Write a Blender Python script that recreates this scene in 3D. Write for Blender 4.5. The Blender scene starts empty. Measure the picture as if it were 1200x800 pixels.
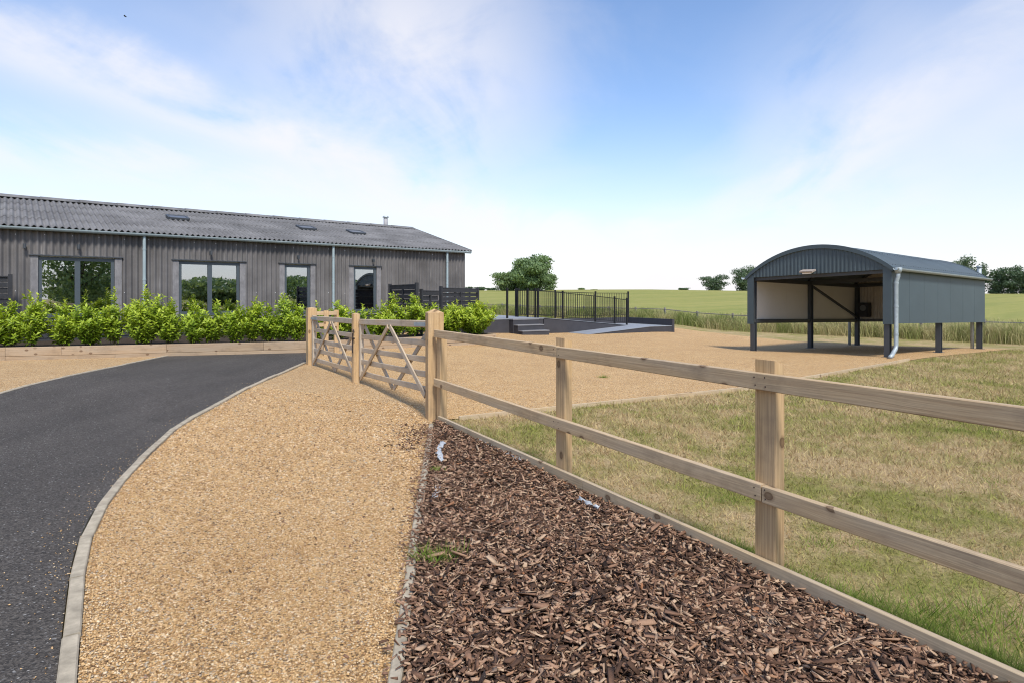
import bpy, bmesh, math, random
import numpy as np
from mathutils import Vector, geometry

random.seed(7)
rng = np.random.default_rng(11)
scene = bpy.context.scene
COL = scene.collection
R = math.radians

# ------------------------------------------------------------------ camera
CAM_H = 1.45
FPX = 720.0            # focal length for a 1200 px wide frame
HOR = 347.0            # row of the eye-level line in a 1200x800 frame
cam_d = bpy.data.cameras.new('camera')
cam_d.sensor_width = 36.0
cam_d.lens = FPX / 1200.0 * 36.0
cam_d.shift_y = -(400.0 - HOR) / 1200.0
cam_d.clip_start = 0.05
cam_d.clip_end = 3000.0
cam = bpy.data.objects.new('camera', cam_d)
cam.location = (0, 0, CAM_H)
cam.rotation_euler = (R(90), 0, 0)
COL.objects.link(cam)
scene.camera = cam

# ------------------------------------------------------------------ sun direction
SUN_EL, SUN_AZ = R(52), R(160)        # azimuth clockwise from +Y
sun_vec = Vector((math.sin(SUN_AZ) * math.cos(SUN_EL), math.cos(SUN_AZ) * math.cos(SUN_EL), math.sin(SUN_EL)))
sd = bpy.data.lights.new('sun', 'SUN')
sd.energy = 3.0
sd.angle = R(11)
sd.color = (1.0, 0.94, 0.84)
so = bpy.data.objects.new('sun', sd)
so.rotation_euler = (-sun_vec).to_track_quat('-Z', 'Y').to_euler()
so.location = (20, -30, 60)
COL.objects.link(so)

# ------------------------------------------------------------------ node helpers
def nd(nt, kind, props=None, **ins):
    n = nt.nodes.new(kind)
    for k, v in (props or {}).items():
        setattr(n, k, v)
    for k, v in ins.items():
        key = int(k[1:]) if (k[0] == 'i' and k[1:].isdigit()) else k.replace('_', ' ')
        s = n.inputs[key]
        if hasattr(v, 'is_output'):
            nt.links.new(v, s)
        else:
            s.default_value = v
    return n

def mth(nt, op, a, b=0.0, c=None, clamp=False):
    n = nt.nodes.new('ShaderNodeMath'); n.operation = op; n.use_clamp = clamp
    for i, v in enumerate([a, b] + ([c] if c is not None else [])):
        if hasattr(v, 'is_output'): nt.links.new(v, n.inputs[i])
        else: n.inputs[i].default_value = v
    return n.outputs[0]

def vm(nt, op, a, b=None, scale=None):
    n = nt.nodes.new('ShaderNodeVectorMath'); n.operation = op
    for i, v in enumerate([a, b]):
        if v is None: continue
        if hasattr(v, 'is_output'): nt.links.new(v, n.inputs[i])
        else: n.inputs[i].default_value = v
    if scale is not None:
        if hasattr(scale, 'is_output'): nt.links.new(scale, n.inputs['Scale'])
        else: n.inputs['Scale'].default_value = scale
    return n.outputs['Value'] if op in ('DOT_PRODUCT', 'LENGTH', 'DISTANCE') else n.outputs[0]

def mixc(nt, fac, a, b, blend='MIX'):
    n = nt.nodes.new('ShaderNodeMix'); n.data_type = 'RGBA'; n.blend_type = blend
    for key, v in ((0, fac), (6, a), (7, b)):
        if hasattr(v, 'is_output'): nt.links.new(v, n.inputs[key])
        else: n.inputs[key].default_value = v if key == 0 else (tuple(v) + (1.0,) if len(v) == 3 else v)
    return n.outputs[2]

def ramp(nt, fac, stops, interp='LINEAR'):
    n = nt.nodes.new('ShaderNodeValToRGB'); n.color_ramp.interpolation = interp
    el = n.color_ramp.elements
    while len(el) < len(stops): el.new(0.5)
    for e, (p, c) in zip(el, stops):
        e.position = p
        e.color = (c, c, c, 1) if isinstance(c, (int, float)) else tuple(c) + (1,)
    nt.links.new(fac, n.inputs[0])
    return n.outputs[0]

def mapping(nt, vec, scale=(1, 1, 1), loc=(0, 0, 0), rot=(0, 0, 0)):
    n = nd(nt, 'ShaderNodeMapping', None, Vector=vec, Scale=scale, Location=loc, Rotation=rot)
    return n.outputs[0]

def noise(nt, vec, scale, detail=3.0, rough=0.55, dist=0.0):
    n = nd(nt, 'ShaderNodeTexNoise', None, Vector=vec, Scale=scale, Detail=detail, Roughness=rough, Distortion=dist)
    return n.outputs[0]

# ------------------------------------------------------------------ world
world = bpy.data.worlds.new('World'); scene.world = world
world.use_nodes = True
wt = world.node_tree; wt.nodes.clear()
sky = nd(wt, 'ShaderNodeTexSky', {'sky_type': 'NISHITA', 'sun_disc': False, 'sun_elevation': SUN_EL,
                                  'sun_rotation': SUN_AZ, 'altitude': 50.0, 'air_density': 1.0,
                                  'dust_density': 0.6, 'ozone_density': 2.0}).outputs[0]
tc = nd(wt, 'ShaderNodeTexCoord').outputs['Generated']
dirn = vm(wt, 'NORMALIZE', tc)
sep = nd(wt, 'ShaderNodeSeparateXYZ', None, Vector=dirn)
zz = mth(wt, 'MAXIMUM', sep.outputs[2], 0.0)
den = mth(wt, 'ADD', zz, 0.16)
pr = nd(wt, 'ShaderNodeCombineXYZ', None, X=mth(wt, 'DIVIDE', sep.outputs[0], den), Y=mth(wt, 'DIVIDE', sep.outputs[1], den), Z=0.0).outputs[0]
wisp_a = noise(wt, mapping(wt, pr, (1.3, 0.5, 1), rot=(0, 0, R(10))), 1.7, 7, 0.58, 0.8)
wisp_b = noise(wt, mapping(wt, dirn, (1.0, 1.0, 1.7), rot=(0, R(-24), 0)), 3.4, 7, 0.58, 0.5)
wisp = mth(wt, 'ADD', mth(wt, 'MULTIPLY', wisp_a, 0.45), mth(wt, 'MULTIPLY', wisp_b, 0.55))
soft = noise(wt, mapping(wt, pr, (0.8, 0.6, 1), loc=(3.1, 0.4, 0)), 0.85, 4, 0.5, 0.4)

def vdir(u, v):
    return Vector(((u - 600) / 720.0, 1.0, (HOR - v) / 720.0)).normalized()

def band(p, q, width, edge):
    """a long cirrus band on the great circle through two directions of the sky"""
    n = vdir(*p).cross(vdir(*q)).normalized()
    d = vm(wt, 'DOT_PRODUCT', dirn, tuple(n))
    d = mth(wt, 'ADD', d, mth(wt, 'MULTIPLY', mth(wt, 'SUBTRACT', wisp, 0.5), edge))
    d = mth(wt, 'ABSOLUTE', d)
    return nd(wt, 'ShaderNodeMapRange', {'interpolation_type': 'SMOOTHERSTEP'}, i0=d, i1=width, i2=0.0, i3=0.0, i4=1.0).outputs[0]

def blob(c, radius, edge):
    d = vm(wt, 'DISTANCE', dirn, tuple(vdir(*c)))
    d = mth(wt, 'ADD', d, mth(wt, 'MULTIPLY', mth(wt, 'SUBTRACT', wisp, 0.5), edge))
    return nd(wt, 'ShaderNodeMapRange', {'interpolation_type': 'SMOOTHERSTEP'}, i0=d, i1=radius, i2=0.0, i3=0.0, i4=1.0).outputs[0]

wisp2 = ramp(wt, wisp, [(0.37, 0.12), (0.60, 1.0)])
soft2 = ramp(wt, soft, [(0.44, 0.0), (0.76, 0.6)])
cl = mth(wt, 'MULTIPLY', soft2, wisp2)
for f, amt in ((band((0, 45), (390, 190), 0.075, 0.20), 1.0), (band((0, 175), (330, 225), 0.05, 0.16), 0.7), (blob((470, 70), 0.42, 0.9), 0.95),
               (band((840, 290), (1190, 40), 0.07, 0.16), 0.6), (blob((1010, 190), 0.32, 0.6), 0.6),
               (blob((1240, 120), 0.22, 0.3), 0.5), (blob((60, 240), 0.45, 0.3), 0.45)):
    f = mth(wt, 'MULTIPLY', mth(wt, 'MULTIPLY', f, amt), wisp2)
    cl = mth(wt, 'SUBTRACT', 1.0, mth(wt, 'MULTIPLY', mth(wt, 'SUBTRACT', 1.0, cl), mth(wt, 'SUBTRACT', 1.0, f)))
hz = nd(wt, 'ShaderNodeMapRange', {'interpolation_type': 'SMOOTHSTEP'}, i0=sep.outputs[2], i1=0.36, i2=-0.08, i3=0.0, i4=1.0).outputs[0]
hz = mth(wt, 'POWER', hz, 1.45)
cl = mth(wt, 'SUBTRACT', 1.0, mth(wt, 'MULTIPLY', mth(wt, 'SUBTRACT', 1.0, cl), mth(wt, 'SUBTRACT', 1.0, hz)))
cl = mth(wt, 'MULTIPLY', cl, 0.97)
skyb = mixc(wt, 1.0, sky, (1.12, 1.16, 1.25), 'MULTIPLY')
skyc = mixc(wt, cl, skyb, (5.62, 5.50, 5.66))
bg = nd(wt, 'ShaderNodeBackground', None, Color=skyc, Strength=0.12)
wo = nd(wt, 'ShaderNodeOutputWorld', None, Surface=bg.outputs[0])

scene.view_settings.view_transform = 'Standard'
scene.view_settings.look = 'None'
scene.view_settings.exposure = 0.56
scene.view_settings.gamma = 1.0
scene.cycles.use_denoising = True
scene.cycles.pixel_filter_type = 'BLACKMAN_HARRIS'
scene.cycles.filter_width = 1.1
scene.cycles.max_bounces = 8
scene.cycles.transparent_max_bounces = 12

# ------------------------------------------------------------------ terrain height
def ss(t):
    t = np.clip(t, 0.0, 1.0)
    return t * t * (3 - 2 * t)

FR = np.array([8.92, 14.5]); BD = np.array([0.8, 0.6]); BN = np.array([-0.6, 0.8])   # open shelter frame
B0 = np.array([10.0, 32.0]); NQ = np.array([0.769, 0.639]); TP = np.array([0.639, -0.769])  # field boundary

def hgt(x, y):
    x = np.asarray(x, float); y = np.asarray(y, float)
    z = 0.10 * ss((y - 7.2) / 2.6) * ss((2.0 - x) / 3.5)
    a = (x - FR[0]) * BD[0] + (y - FR[1]) * BD[1]
    b = (x - FR[0]) * BN[0] + (y - FR[1]) * BN[1]
    t = np.clip(-(0.021 * a + 0.033 * b), -0.25, 0.0)
    z = z + t * ss((x - 4 - 0.25 * np.maximum(0, y - 18)) / 3.5)
    q = (x - B0[0]) * NQ[0] + (y - B0[1]) * NQ[1]
    p = (x - B0[0]) * TP[0] + (y - B0[1]) * TP[1]
    qq = np.maximum(q, 0)
    f = 0.029 * qq * qq / (qq + 4.0) - 0.00018 * np.maximum(qq - 110, 0) ** 2
    z = z + f * (1 - 0.45 * ss((p + 155) / 130))
    return z

def h1(x, y): return float(hgt(x, y))

def gp(u, v):
    """ground point seen at a place of the photograph (standing on the terrain)"""
    z = 0.0
    for _ in range(12):
        Y = (CAM_H - z) * FPX / (v - HOR); X = (u - 600) / FPX * Y
        z = h1(X, Y)
    return np.array([X, Y])

# ------------------------------------------------------------------ mesh helpers
Z = Vector((0, 0, 1))
def V(*a): return Vector(a)
WLOC = {}

class MB:
    def __init__(self): self.v = []; self.f = []; self.uv = []
    def add(self, vs, fs, uvs=None):
        o = len(self.v)
        self.v += [Vector(p) for p in vs]
        for i, f in enumerate(fs):
            self.f.append([o + k for k in f])
            self.uv.append(uvs[i] if uvs else [(vs[k][0] * .7 + vs[k][1] * .7, vs[k][2]) for k in f])
        return self
    def extrude(self, poly, vec, uvlen=True):
        """closed prism: polygon of 3D points pushed along vec; uv u runs along vec"""
        poly = [Vector(p) for p in poly]; vec = Vector(vec); n = len(poly); L = vec.length
        vs = poly + [p + vec for p in poly]
        per = [0.0]
        for i in range(n): per.append(per[-1] + (poly[(i + 1) % n] - poly[i]).length)
        off = random.random() * 50; ou = random.random() * 50
        fs = []; uvs = []
        for i in range(n):
            j = (i + 1) % n
            fs.append([i, j, n + j, n + i])
            uvs.append([(ou, off + per[i]), (ou, off + per[i + 1]), (ou + L, off + per[i + 1]), (ou + L, off + per[i])])
        c = poly[0]
        e1 = (poly[1] - poly[0]).normalized() if n > 1 else V(1, 0, 0); e2 = vec.normalized().cross(e1)
        cap = [(off + 9 + (p - c).dot(e1) * .25, off + (p - c).dot(e2)) for p in poly]
        fs.append(list(range(n))[::-1]); uvs.append(cap[::-1])
        fs.append(list(range(n, 2 * n))); uvs.append(cap)
        return self.add(vs, fs, uvs)
    def beam(self, p0, p1, w, h, up=Z, ch=0.004):
        """chamfered bar from p0 to p1; w across, h along up"""
        p0 = Vector(p0); p1 = Vector(p1); d = (p1 - p0).normalized(); up = Vector(up)
        side = d.cross(up).normalized(); u2 = side.cross(d).normalized()
        a, b = w / 2, h / 2; c = min(ch, a * .5, b * .5)
        prof = [(-a + c, -b), (a - c, -b), (a, -b + c), (a, b - c), (a - c, b), (-a + c, b), (-a, b - c), (-a, -b + c)]
        return self.extrude([p0 + side * x + u2 * y for x, y in prof], p1 - p0)
    def box(self, c, sx, sy, sz, ax=(1, 0), ch=0.0):
        """upright box centred in plan on c=(x,y,zmid); ax = plan direction of sx"""
        d = Vector((ax[0], ax[1], 0)).normalized(); c = Vector(c)
        if ch > 0:
            return self.beam(c - d * sx / 2, c + d * sx / 2, sy, sz, Z, ch)
        s = Vector((-d.y, d.x, 0))
        b = [c - d * sx / 2 - s * sy / 2, c + d * sx / 2 - s * sy / 2, c + d * sx / 2 + s * sy / 2, c - d * sx / 2 + s * sy / 2]
        return self.extrude([p - Z * sz / 2 for p in b], Z * sz)
    def tube(self, pts, r, n=8, caps=True):
        pts = [Vector(p) for p in pts]; rs = r if isinstance(r, (list, tuple)) else [r] * len(pts)
        vs = []; ref = None
        for i, p in enumerate(pts):
            d = (pts[min(i + 1, len(pts) - 1)] - pts[max(i - 1, 0)]).normalized()
            if ref is None: ref = d.orthogonal().normalized()
            ref = (ref - d * ref.dot(d)).normalized(); s = d.cross(ref)
            for k in range(n):
                t = 2 * math.pi * k / n
                vs.append(p + (ref * math.cos(t) + s * math.sin(t)) * rs[i])
        fs = []
        for i in range(len(pts) - 1):
            for k in range(n):
                k2 = (k + 1) % n
                fs.append([i * n + k, i * n + k2, (i + 1) * n + k2, (i + 1) * n + k])
        if caps: fs.append(list(range(n))[::-1]); fs.append([(len(pts) - 1) * n + k for k in range(n)])
        return self.add(vs, fs)
    def mesh(self, name, smooth=False, origin=(0, 0, 0)):
        o = Vector(origin)
        me = bpy.data.meshes.new(name)
        me.from_pydata([tuple(p - o) for p in self.v], [], self.f)
        uvl = me.uv_layers.new(name='UVMap')
        flat = [c for f in self.uv for uvp in f for c in uvp]
        uvl.data.foreach_set('uv', flat)
        if smooth: me.polygons.foreach_set('use_smooth', [True] * len(me.polygons))
        me.update()
        return me
    def build(self, name, mat, parent=None, smooth=False, loc=None):
        """one object; vertices are given in world space, the origin goes to loc"""
        pw = WLOC[parent.name] if parent else Vector((0, 0, 0))
        loc = Vector(loc) if loc is not None else (pw if parent else Vector((0, 0, 0)))
        return link(name, self.mesh(name, smooth, loc), mat, parent, loc)

def link(name, me, mat, parent=None, wloc=(0, 0, 0)):
    o = bpy.data.objects.new(name, me); COL.objects.link(o)
    wloc = Vector(wloc); WLOC[o.name] = wloc.copy()
    if parent: o.parent = parent; o.location = wloc - WLOC[parent.name]
    else: o.location = wloc
    if mat and not me.materials: me.materials.append(mat)
    return o

def thing(name, label, cat, loc, group=None):
    o = bpy.data.objects.new(name, None); COL.objects.link(o)
    o.empty_display_size = 0.2
    o.location = Vector(loc); WLOC[o.name] = Vector(loc)
    return tag(o, label, cat, group)

def tag(o, label, cat, group=None):
    o['label'] = label; o['category'] = cat
    if group: o['group'] = group
    return o

def struct(o): o['kind'] = 'structure'; return o
def stuff(o): o['kind'] = 'stuff'; return o

def npmesh(name, verts, faces, attrs=None, smooth=False):
    """mesh from numpy arrays; faces (M,3) or (M,4); attrs: per-vertex floats"""
    verts = np.asarray(verts, np.float32).reshape(-1, 3); faces = np.asarray(faces, np.int32)
    me = bpy.data.meshes.new(name); k = faces.shape[1]; m = len(faces)
    me.vertices.add(len(verts)); me.vertices.foreach_set('co', verts.ravel())
    me.loops.add(m * k); me.loops.foreach_set('vertex_index', faces.ravel())
    me.polygons.add(m); me.polygons.foreach_set('loop_start', np.arange(0, m * k, k, dtype=np.int32))
    try: me.polygons.foreach_set('loop_total', np.full(m, k, np.int32))
    except Exception: pass
    if smooth: me.polygons.foreach_set('use_smooth', np.ones(m, bool))
    for nm, arr in (attrs or {}).items():
        at = me.attributes.new(nm, 'FLOAT', 'POINT'); at.data.foreach_set('value', np.asarray(arr, np.float32))
    me.update(calc_edges=True); me.validate()
    return me

def sheet(name, poly, step, dz, mat, inset_pts=None):
    """flat-ish ground sheet filling a plan polygon, draped on the terrain"""
    P = [Vector((p[0], p[1])) for p in poly]; dense = []
    for i, p in enumerate(P):
        q = P[(i + 1) % len(P)]; n = max(1, int((q - p).length / step))
        dense += [p.lerp(q, k / n) for k in range(n)]
    nb = len(dense)
    xs = [p.x for p in dense]; ys = [p.y for p in dense]
    inner = []
    for x in np.arange(min(xs) + step * .37, max(xs), step):
        for y in np.arange(min(ys) + step * .41, max(ys), step):
            inner.append(Vector((x, y)))
    vs, es, fs, *_ = geometry.delaunay_2d_cdt(dense + inner, [], [list(range(nb))], 1, 1e-5)
    V3 = [(v.x, v.y, h1(v.x, v.y) + dz) for v in vs]
    me = bpy.data.meshes.new(name); me.from_pydata(V3, [], [list(f) for f in fs])
    bm = bmesh.new(); bm.from_mesh(me); bmesh.ops.delete(bm, geom=[v for v in bm.verts if not v.link_faces], context='VERTS')
    bmesh.ops.recalc_face_normals(bm, faces=bm.faces)
    if bm.faces and sum(f.normal.z for f in bm.faces) < 0: bmesh.ops.reverse_faces(bm, faces=bm.faces)
    bm.to_mesh(me); bm.free()
    me.polygons.foreach_set('use_smooth', [True] * len(me.polygons))
    return struct(link(name, me, mat))

def inside(px, py, poly):
    c = np.zeros(len(px), bool); n = len(poly); j = n - 1
    for i in range(n):
        xi, yi = poly[i][0], poly[i][1]; xj, yj = poly[j][0], poly[j][1]
        t = ((yi > py) != (yj > py)) & (px < (xj - xi) * (py - yi) / ((yj - yi) if yj != yi else 1e-9) + xi)
        c ^= t; j = i
    return c

# ------------------------------------------------------------------ materials
def mat(name):
    m = bpy.data.materials.new(name); m.use_nodes = True
    nt = m.node_tree; b = nt.nodes['Principled BSDF']
    return m, nt, b
def setc(nt, sock, v):
    if hasattr(v, 'is_output'): nt.links.new(v, sock)
    else: sock.default_value = tuple(v) + (1,) if isinstance(v, (tuple, list)) and len(v) == 3 else v
def bump(nt, b, h, strength=0.5, dist=0.01):
    n = nd(nt, 'ShaderNodeBump', None, Height=h, Strength=strength, Distance=dist)
    nt.links.new(n.outputs[0], b.inputs['Normal'])
def pos(nt): return nd(nt, 'ShaderNodeNewGeometry').outputs['Position']
def objrand(nt): return nd(nt, 'ShaderNodeObjectInfo').outputs['Random']
def attr(nt, name): return nd(nt, 'ShaderNodeAttribute', {'attribute_name': name}).outputs['Fac']

def wood(name, c1, c2, grey, greyamt, rough=0.75, knots=True):
    m, nt, b = mat(name)
    uv = nd(nt, 'ShaderNodeUVMap', {'uv_map': 'UVMap'}).outputs[0]
    rnd = objrand(nt)
    uvo = vm(nt, 'ADD', uv, vm(nt, 'SCALE', (3.7, 11.3, 0), None, rnd))
    warp = noise(nt, mapping(nt, uvo, (1.3, 5, 1)), 1.0, 2, 0.5)
    uvw = vm(nt, 'ADD', uvo, vm(nt, 'SCALE', (0, 0.03, 0), None, warp))
    grain = noise(nt, mapping(nt, uvw, (2.5, 95, 1)), 1.0, 4, 0.6, 0.5)
    tone = noise(nt, mapping(nt, uvo, (1.1, 7, 1)), 1.0, 3, 0.5)
    c = mixc(nt, ramp(nt, grain, [(0.36, 0.0), (0.64, 1.0)]), c1, c2)
    c = mixc(nt, mth(nt, 'MULTIPLY', ramp(nt, tone, [(0.35, 0.0), (0.7, 1.0)]), greyamt), c, grey)
    c = mixc(nt, mth(nt, 'MULTIPLY', rnd, 0.35), c, vm(nt, 'SCALE', c, None, 0.72))
    stain = noise(nt, mapping(nt, uvo, (2.4, 3.0, 1), loc=(9, 4, 0)), 1.0, 5, 0.65)
    c = mixc(nt, mth(nt, 'MULTIPLY', ramp(nt, stain, [(0.52, 0.0), (0.75, 1.0)]), 0.6), c, (0.17, 0.125, 0.085))
    h = grain
    if knots:
        vo = nd(nt, 'ShaderNodeTexVoronoi', {'voronoi_dimensions': '2D'}, Vector=mapping(nt, uvw, (6.0, 8.5, 1)), Scale=1.0, Randomness=1.0)
        k = ramp(nt, vo.outputs['Distance'], [(0.04, 0.75), (0.11, 0.85), (0.14, 1.0), (0.17, 0.45), (0.26, 0.0)])
        sel = ramp(nt, nd(nt, 'ShaderNodeSeparateColor', None, Color=vo.outputs['Color']).outputs[0], [(0.86, 0.0), (0.88, 1.0)])
        k = mth(nt, 'MULTIPLY', k, sel)
        c = mixc(nt, mth(nt, 'MULTIPLY', k, 0.88), c, (0.10, 0.052, 0.026))
        h = mth(nt, 'SUBTRACT', grain, mth(nt, 'MULTIPLY', k, 0.4))
    setc(nt, b.inputs['Base Color'], c); b.inputs['Roughness'].default_value = rough
    b.inputs['Specular IOR Level'].default_value = 0.25
    bump(nt, b, h, 0.5, 0.003)
    return m

WOOD_FENCE = wood('fence_timber', (0.62, 0.455, 0.265), (0.41, 0.28, 0.155), (0.46, 0.40, 0.31), 0.5)
WOOD_POST = wood('post_timber', (0.66, 0.455, 0.235), (0.42, 0.265, 0.125), (0.48, 0.37, 0.25), 0.4)
WOOD_GATE = wood('gate_timber', (0.58, 0.44, 0.29), (0.41, 0.31, 0.20), (0.46, 0.42, 0.36), 0.8, knots=False)
WOOD_BED = wood('sleeper_timber', (0.44, 0.32, 0.205), (0.31, 0.215, 0.13), (0.38, 0.315, 0.24), 0.6)
WOOD_EDGE = wood('edging_timber', (0.58, 0.44, 0.27), (0.41, 0.30, 0.18), (0.46, 0.40, 0.31), 0.6)

def plain(name, c, rough=0.6, metal=0.0, var=0.12, scale=3.0, spec=0.5, bmp=0.0, dirt=None):
    m, nt, b = mat(name)
    p = pos(nt)
    n = noise(nt, p, scale, 5, 0.6)
    lo = tuple(x * (1 - var) for x in c); hi = tuple(x * (1 + var) for x in c)
    col = mixc(nt, ramp(nt, n, [(0.3, 0.0), (0.7, 1.0)]), lo, hi)
    if dirt:
        d = noise(nt, mapping(nt, p, (1, 1, 0.25)), scale * 4, 5, 0.65)
        col = mixc(nt, mth(nt, 'MULTIPLY', ramp(nt, d, [(0.5, 0.0), (0.75, 1.0)]), 0.5), col, dirt)
    r2 = objrand(nt)
    col = mixc(nt, mth(nt, 'MULTIPLY', r2, 0.12), col, vm(nt, 'SCALE', col, None, 0.75))
    setc(nt, b.inputs['Base Color'], col)
    b.inputs['Roughness'].default_value = rough; b.inputs['Metallic'].default_value = metal
    b.inputs['Specular IOR Level'].default_value = spec
    if bmp: bump(nt, b, noise(nt, p, 90, 3, 0.6), bmp, 0.004)
    return m

CONC = plain('kerb_concrete', (0.37, 0.32, 0.24), 0.85, var=0.28, scale=14, bmp=0.4, spec=0.2, dirt=(0.3, 0.26, 0.2))
DKGREY = plain('dark_grey_steel', (0.050, 0.057, 0.066), 0.45, var=0.1)
BARNCLAD = plain('slate_grey_cladding', (0.053, 0.077, 0.090), 0.5, var=0.08, scale=1.2)
BARNROOF = plain('slate_grey_roof_sheet', (0.070, 0.093, 0.106), 0.5, var=0.1, scale=1.5)
ENDSHEET = plain('brown_grey_end_sheet', (0.52, 0.47, 0.40), 0.6, var=0.12, scale=2)
CREAM = plain('cream_liner_panel', (0.74, 0.72, 0.68), 0.6, var=0.06, scale=0.8)
GALV = plain('galvanised_steel', (0.34, 0.39, 0.41), 0.5, 0.25, var=0.15, scale=12)
GUTTER = plain('pale_grey_gutter', (0.30, 0.37, 0.39), 0.5, var=0.1, scale=5)
BLACKM = plain('black_railing_paint', (0.006, 0.006, 0.007), 0.4, var=0.1)
RENDER = plain('charcoal_render', (0.052, 0.052, 0.060), 0.8, var=0.14, scale=2.5, spec=0.25, bmp=0.25)
RAMPTOP = plain('ramp_paving', (0.24, 0.26, 0.29), 0.75, var=0.12, scale=4, bmp=0.25)
TREAD = plain('tread_edge', (0.20, 0.20, 0.21), 0.75, var=0.1)
BLKWOOD = plain('black_stained_timber', (0.020, 0.021, 0.025), 0.6, var=0.2, scale=6, bmp=0.3)
WINFRAME = plain('window_frame', (0.062, 0.078, 0.09), 0.4, var=0.06)
FLATPAN = plain('flat_cement_panel', (0.20, 0.195, 0.20), 0.75, var=0.2, scale=5, dirt=(0.33, 0.32, 0.31), bmp=0.2, spec=0.2)
PLASTER = plain('interior_plaster', (0.45, 0.47, 0.45), 0.8, var=0.05)
DARKIN = plain('interior_floor', (0.10, 0.09, 0.08), 0.6)
SOIL = plain('planter_soil', (0.05, 0.038, 0.028), 0.95, var=0.3, scale=20, bmp=0.6, spec=0.1)
RUST = plain('rusty_iron', (0.045, 0.03, 0.024), 0.6, 0.4, var=0.3, scale=30)
FLUE = plain('flue_steel', (0.30, 0.30, 0.31), 0.6, 0.0, var=0.1)
LAMPW = plain('floodlight_body', (0.36, 0.31, 0.27), 0.6, var=0.1)
MEMB = plain('white_weed_membrane', (0.40, 0.43, 0.46), 0.6, var=0.3, scale=30)
FANM = plain('grey_fan_disc', (0.13, 0.14, 0.15), 0.5)
FIXW = plain('pale_fixing_cap', (0.6, 0.6, 0.6), 0.5)

# corrugated fibre cement, weathered
def cement(name, base, streak, vertical=True):
    m, nt, b = mat(name)
    p = pos(nt)
    rnd = objrand(nt)
    big = noise(nt, p, 0.8, 4, 0.6)
    st = noise(nt, mapping(nt, p, (9, 9, 0.35)), 1.0, 4, 0.6)
    fine = noise(nt, p, 40, 4, 0.7)
    lo = tuple(x * 0.68 for x in base); hi = tuple(x * 1.28 for x in base)
    c = mixc(nt, ramp(nt, big, [(0.3, 0.0), (0.7, 1.0)]), lo, hi)
    c = mixc(nt, mth(nt, 'MULTIPLY', ramp(nt, st, [(0.35, 0.0), (0.65, 1.0)]), 0.45), c, vm(nt, 'SCALE', c, None, 0.68))
    st2 = noise(nt, mapping(nt, p, (14, 14, 0.7), loc=(4, 2, 8)), 1.0, 3, 0.6)
    c = mixc(nt, mth(nt, 'MULTIPLY', ramp(nt, st2, [(0.62, 0.0), (0.78, 1.0)]), 0.6), c, streak)
    c = mixc(nt, mth(nt, 'MULTIPLY', fine, 0.35), c, vm(nt, 'SCALE', c, None, 0.6))
    c = mixc(nt, mth(nt, 'MULTIPLY', rnd, 0.3), c, vm(nt, 'SCALE', c, None, 0.7))
    setc(nt, b.inputs['Base Color'], c)
    b.inputs['Roughness'].default_value = 0.85; b.inputs['Specular IOR Level'].default_value = 0.2
    bump(nt, b, fine, 0.3, 0.004)
    return m
WALLCEM = cement('weathered_wall_cement', (0.172, 0.164, 0.162), (0.42, 0.41, 0.405))
ROOFCEM = cement('weathered_roof_cement', (0.21, 0.207, 0.207), (0.31, 0.305, 0.30))

# glazing
def glass(name, tint, refl):
    m = bpy.data.materials.new(name); m.use_nodes = True; nt = m.node_tree; nt.nodes.clear()
    tr = nd(nt, 'ShaderNodeBsdfTransparent', None, Color=tint + (1,))
    gl = nd(nt, 'ShaderNodeBsdfGlossy', None, Color=(0.92, 0.95, 1.0, 1), Roughness=0.008)
    lw = nd(nt, 'ShaderNodeFresnel', None, IOR=1.5).outputs[0]
    fac = mth(nt, 'ADD', lw, refl, clamp=True)
    mx = nd(nt, 'ShaderNodeMixShader', None, i0=fac, i1=tr.outputs[0], i2=gl.outputs[0])
    nd(nt, 'ShaderNodeOutputMaterial', None, Surface=mx.outputs[0])
    return m
ROOFGL = plain('dull_roof_glass', (0.09, 0.095, 0.105), 0.3, var=0.05)
GLASS = glass('coated_window_glass', (0.50, 0.55, 0.52), 0.42)

# stones
STONE = [(0.0, (0.15, 0.10, 0.065)), (0.12, (0.35, 0.225, 0.12)), (0.35, (0.50, 0.335, 0.17)), (0.6, (0.60, 0.43, 0.245)),
         (0.82, (0.64, 0.49, 0.32)), (0.93, (0.74, 0.64, 0.51)), (1.0, (0.33, 0.31, 0.29))]
def gravel(name, warm):
    m, nt, b = mat(name)
    p = pos(nt)
    vo = nd(nt, 'ShaderNodeTexVoronoi', None, Vector=p, Scale=95.0, Randomness=1.0)
    rc = nd(nt, 'ShaderNodeSeparateColor', None, Color=vo.outputs['Color']).outputs[0]
    c = ramp(nt, rc, STONE)
    # far away the single stones blend to their mean tone
    patch = noise(nt, p, 1.1, 6, 0.65)
    fine = noise(nt, p, 7.0, 4, 0.7)
    c = mixc(nt, mth(nt, 'MULTIPLY', ramp(nt, patch, [(0.35, 0.0), (0.7, 1.0)]), 0.5), c, vm(nt, 'MULTIPLY', c, (0.78, 0.72, 0.66)))
    c = mixc(nt, mth(nt, 'MULTIPLY', ramp(nt, fine, [(0.55, 0.0), (0.72, 1.0)]), 0.42), c, vm(nt, 'MULTIPLY', c, (0.62, 0.55, 0.50)))
    c = vm(nt, 'MULTIPLY', c, warm)
    gap = ramp(nt, vo.outputs['Distance'], [(0.45, 1.0), (0.8, 0.55)])
    c = vm(nt, 'MULTIPLY', c, gap)
    setc(nt, b.inputs['Base Color'], c); b.inputs['Roughness'].default_value = 0.85
    b.inputs['Specular IOR Level'].default_value = 0.2
    h = mth(nt, 'ADD', mth(nt, 'SUBTRACT', 1.0, vo.outputs['Distance']), mth(nt, 'MULTIPLY', fine, 1.2))
    bump(nt, b, h, 0.8, 0.010)
    return m
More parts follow.
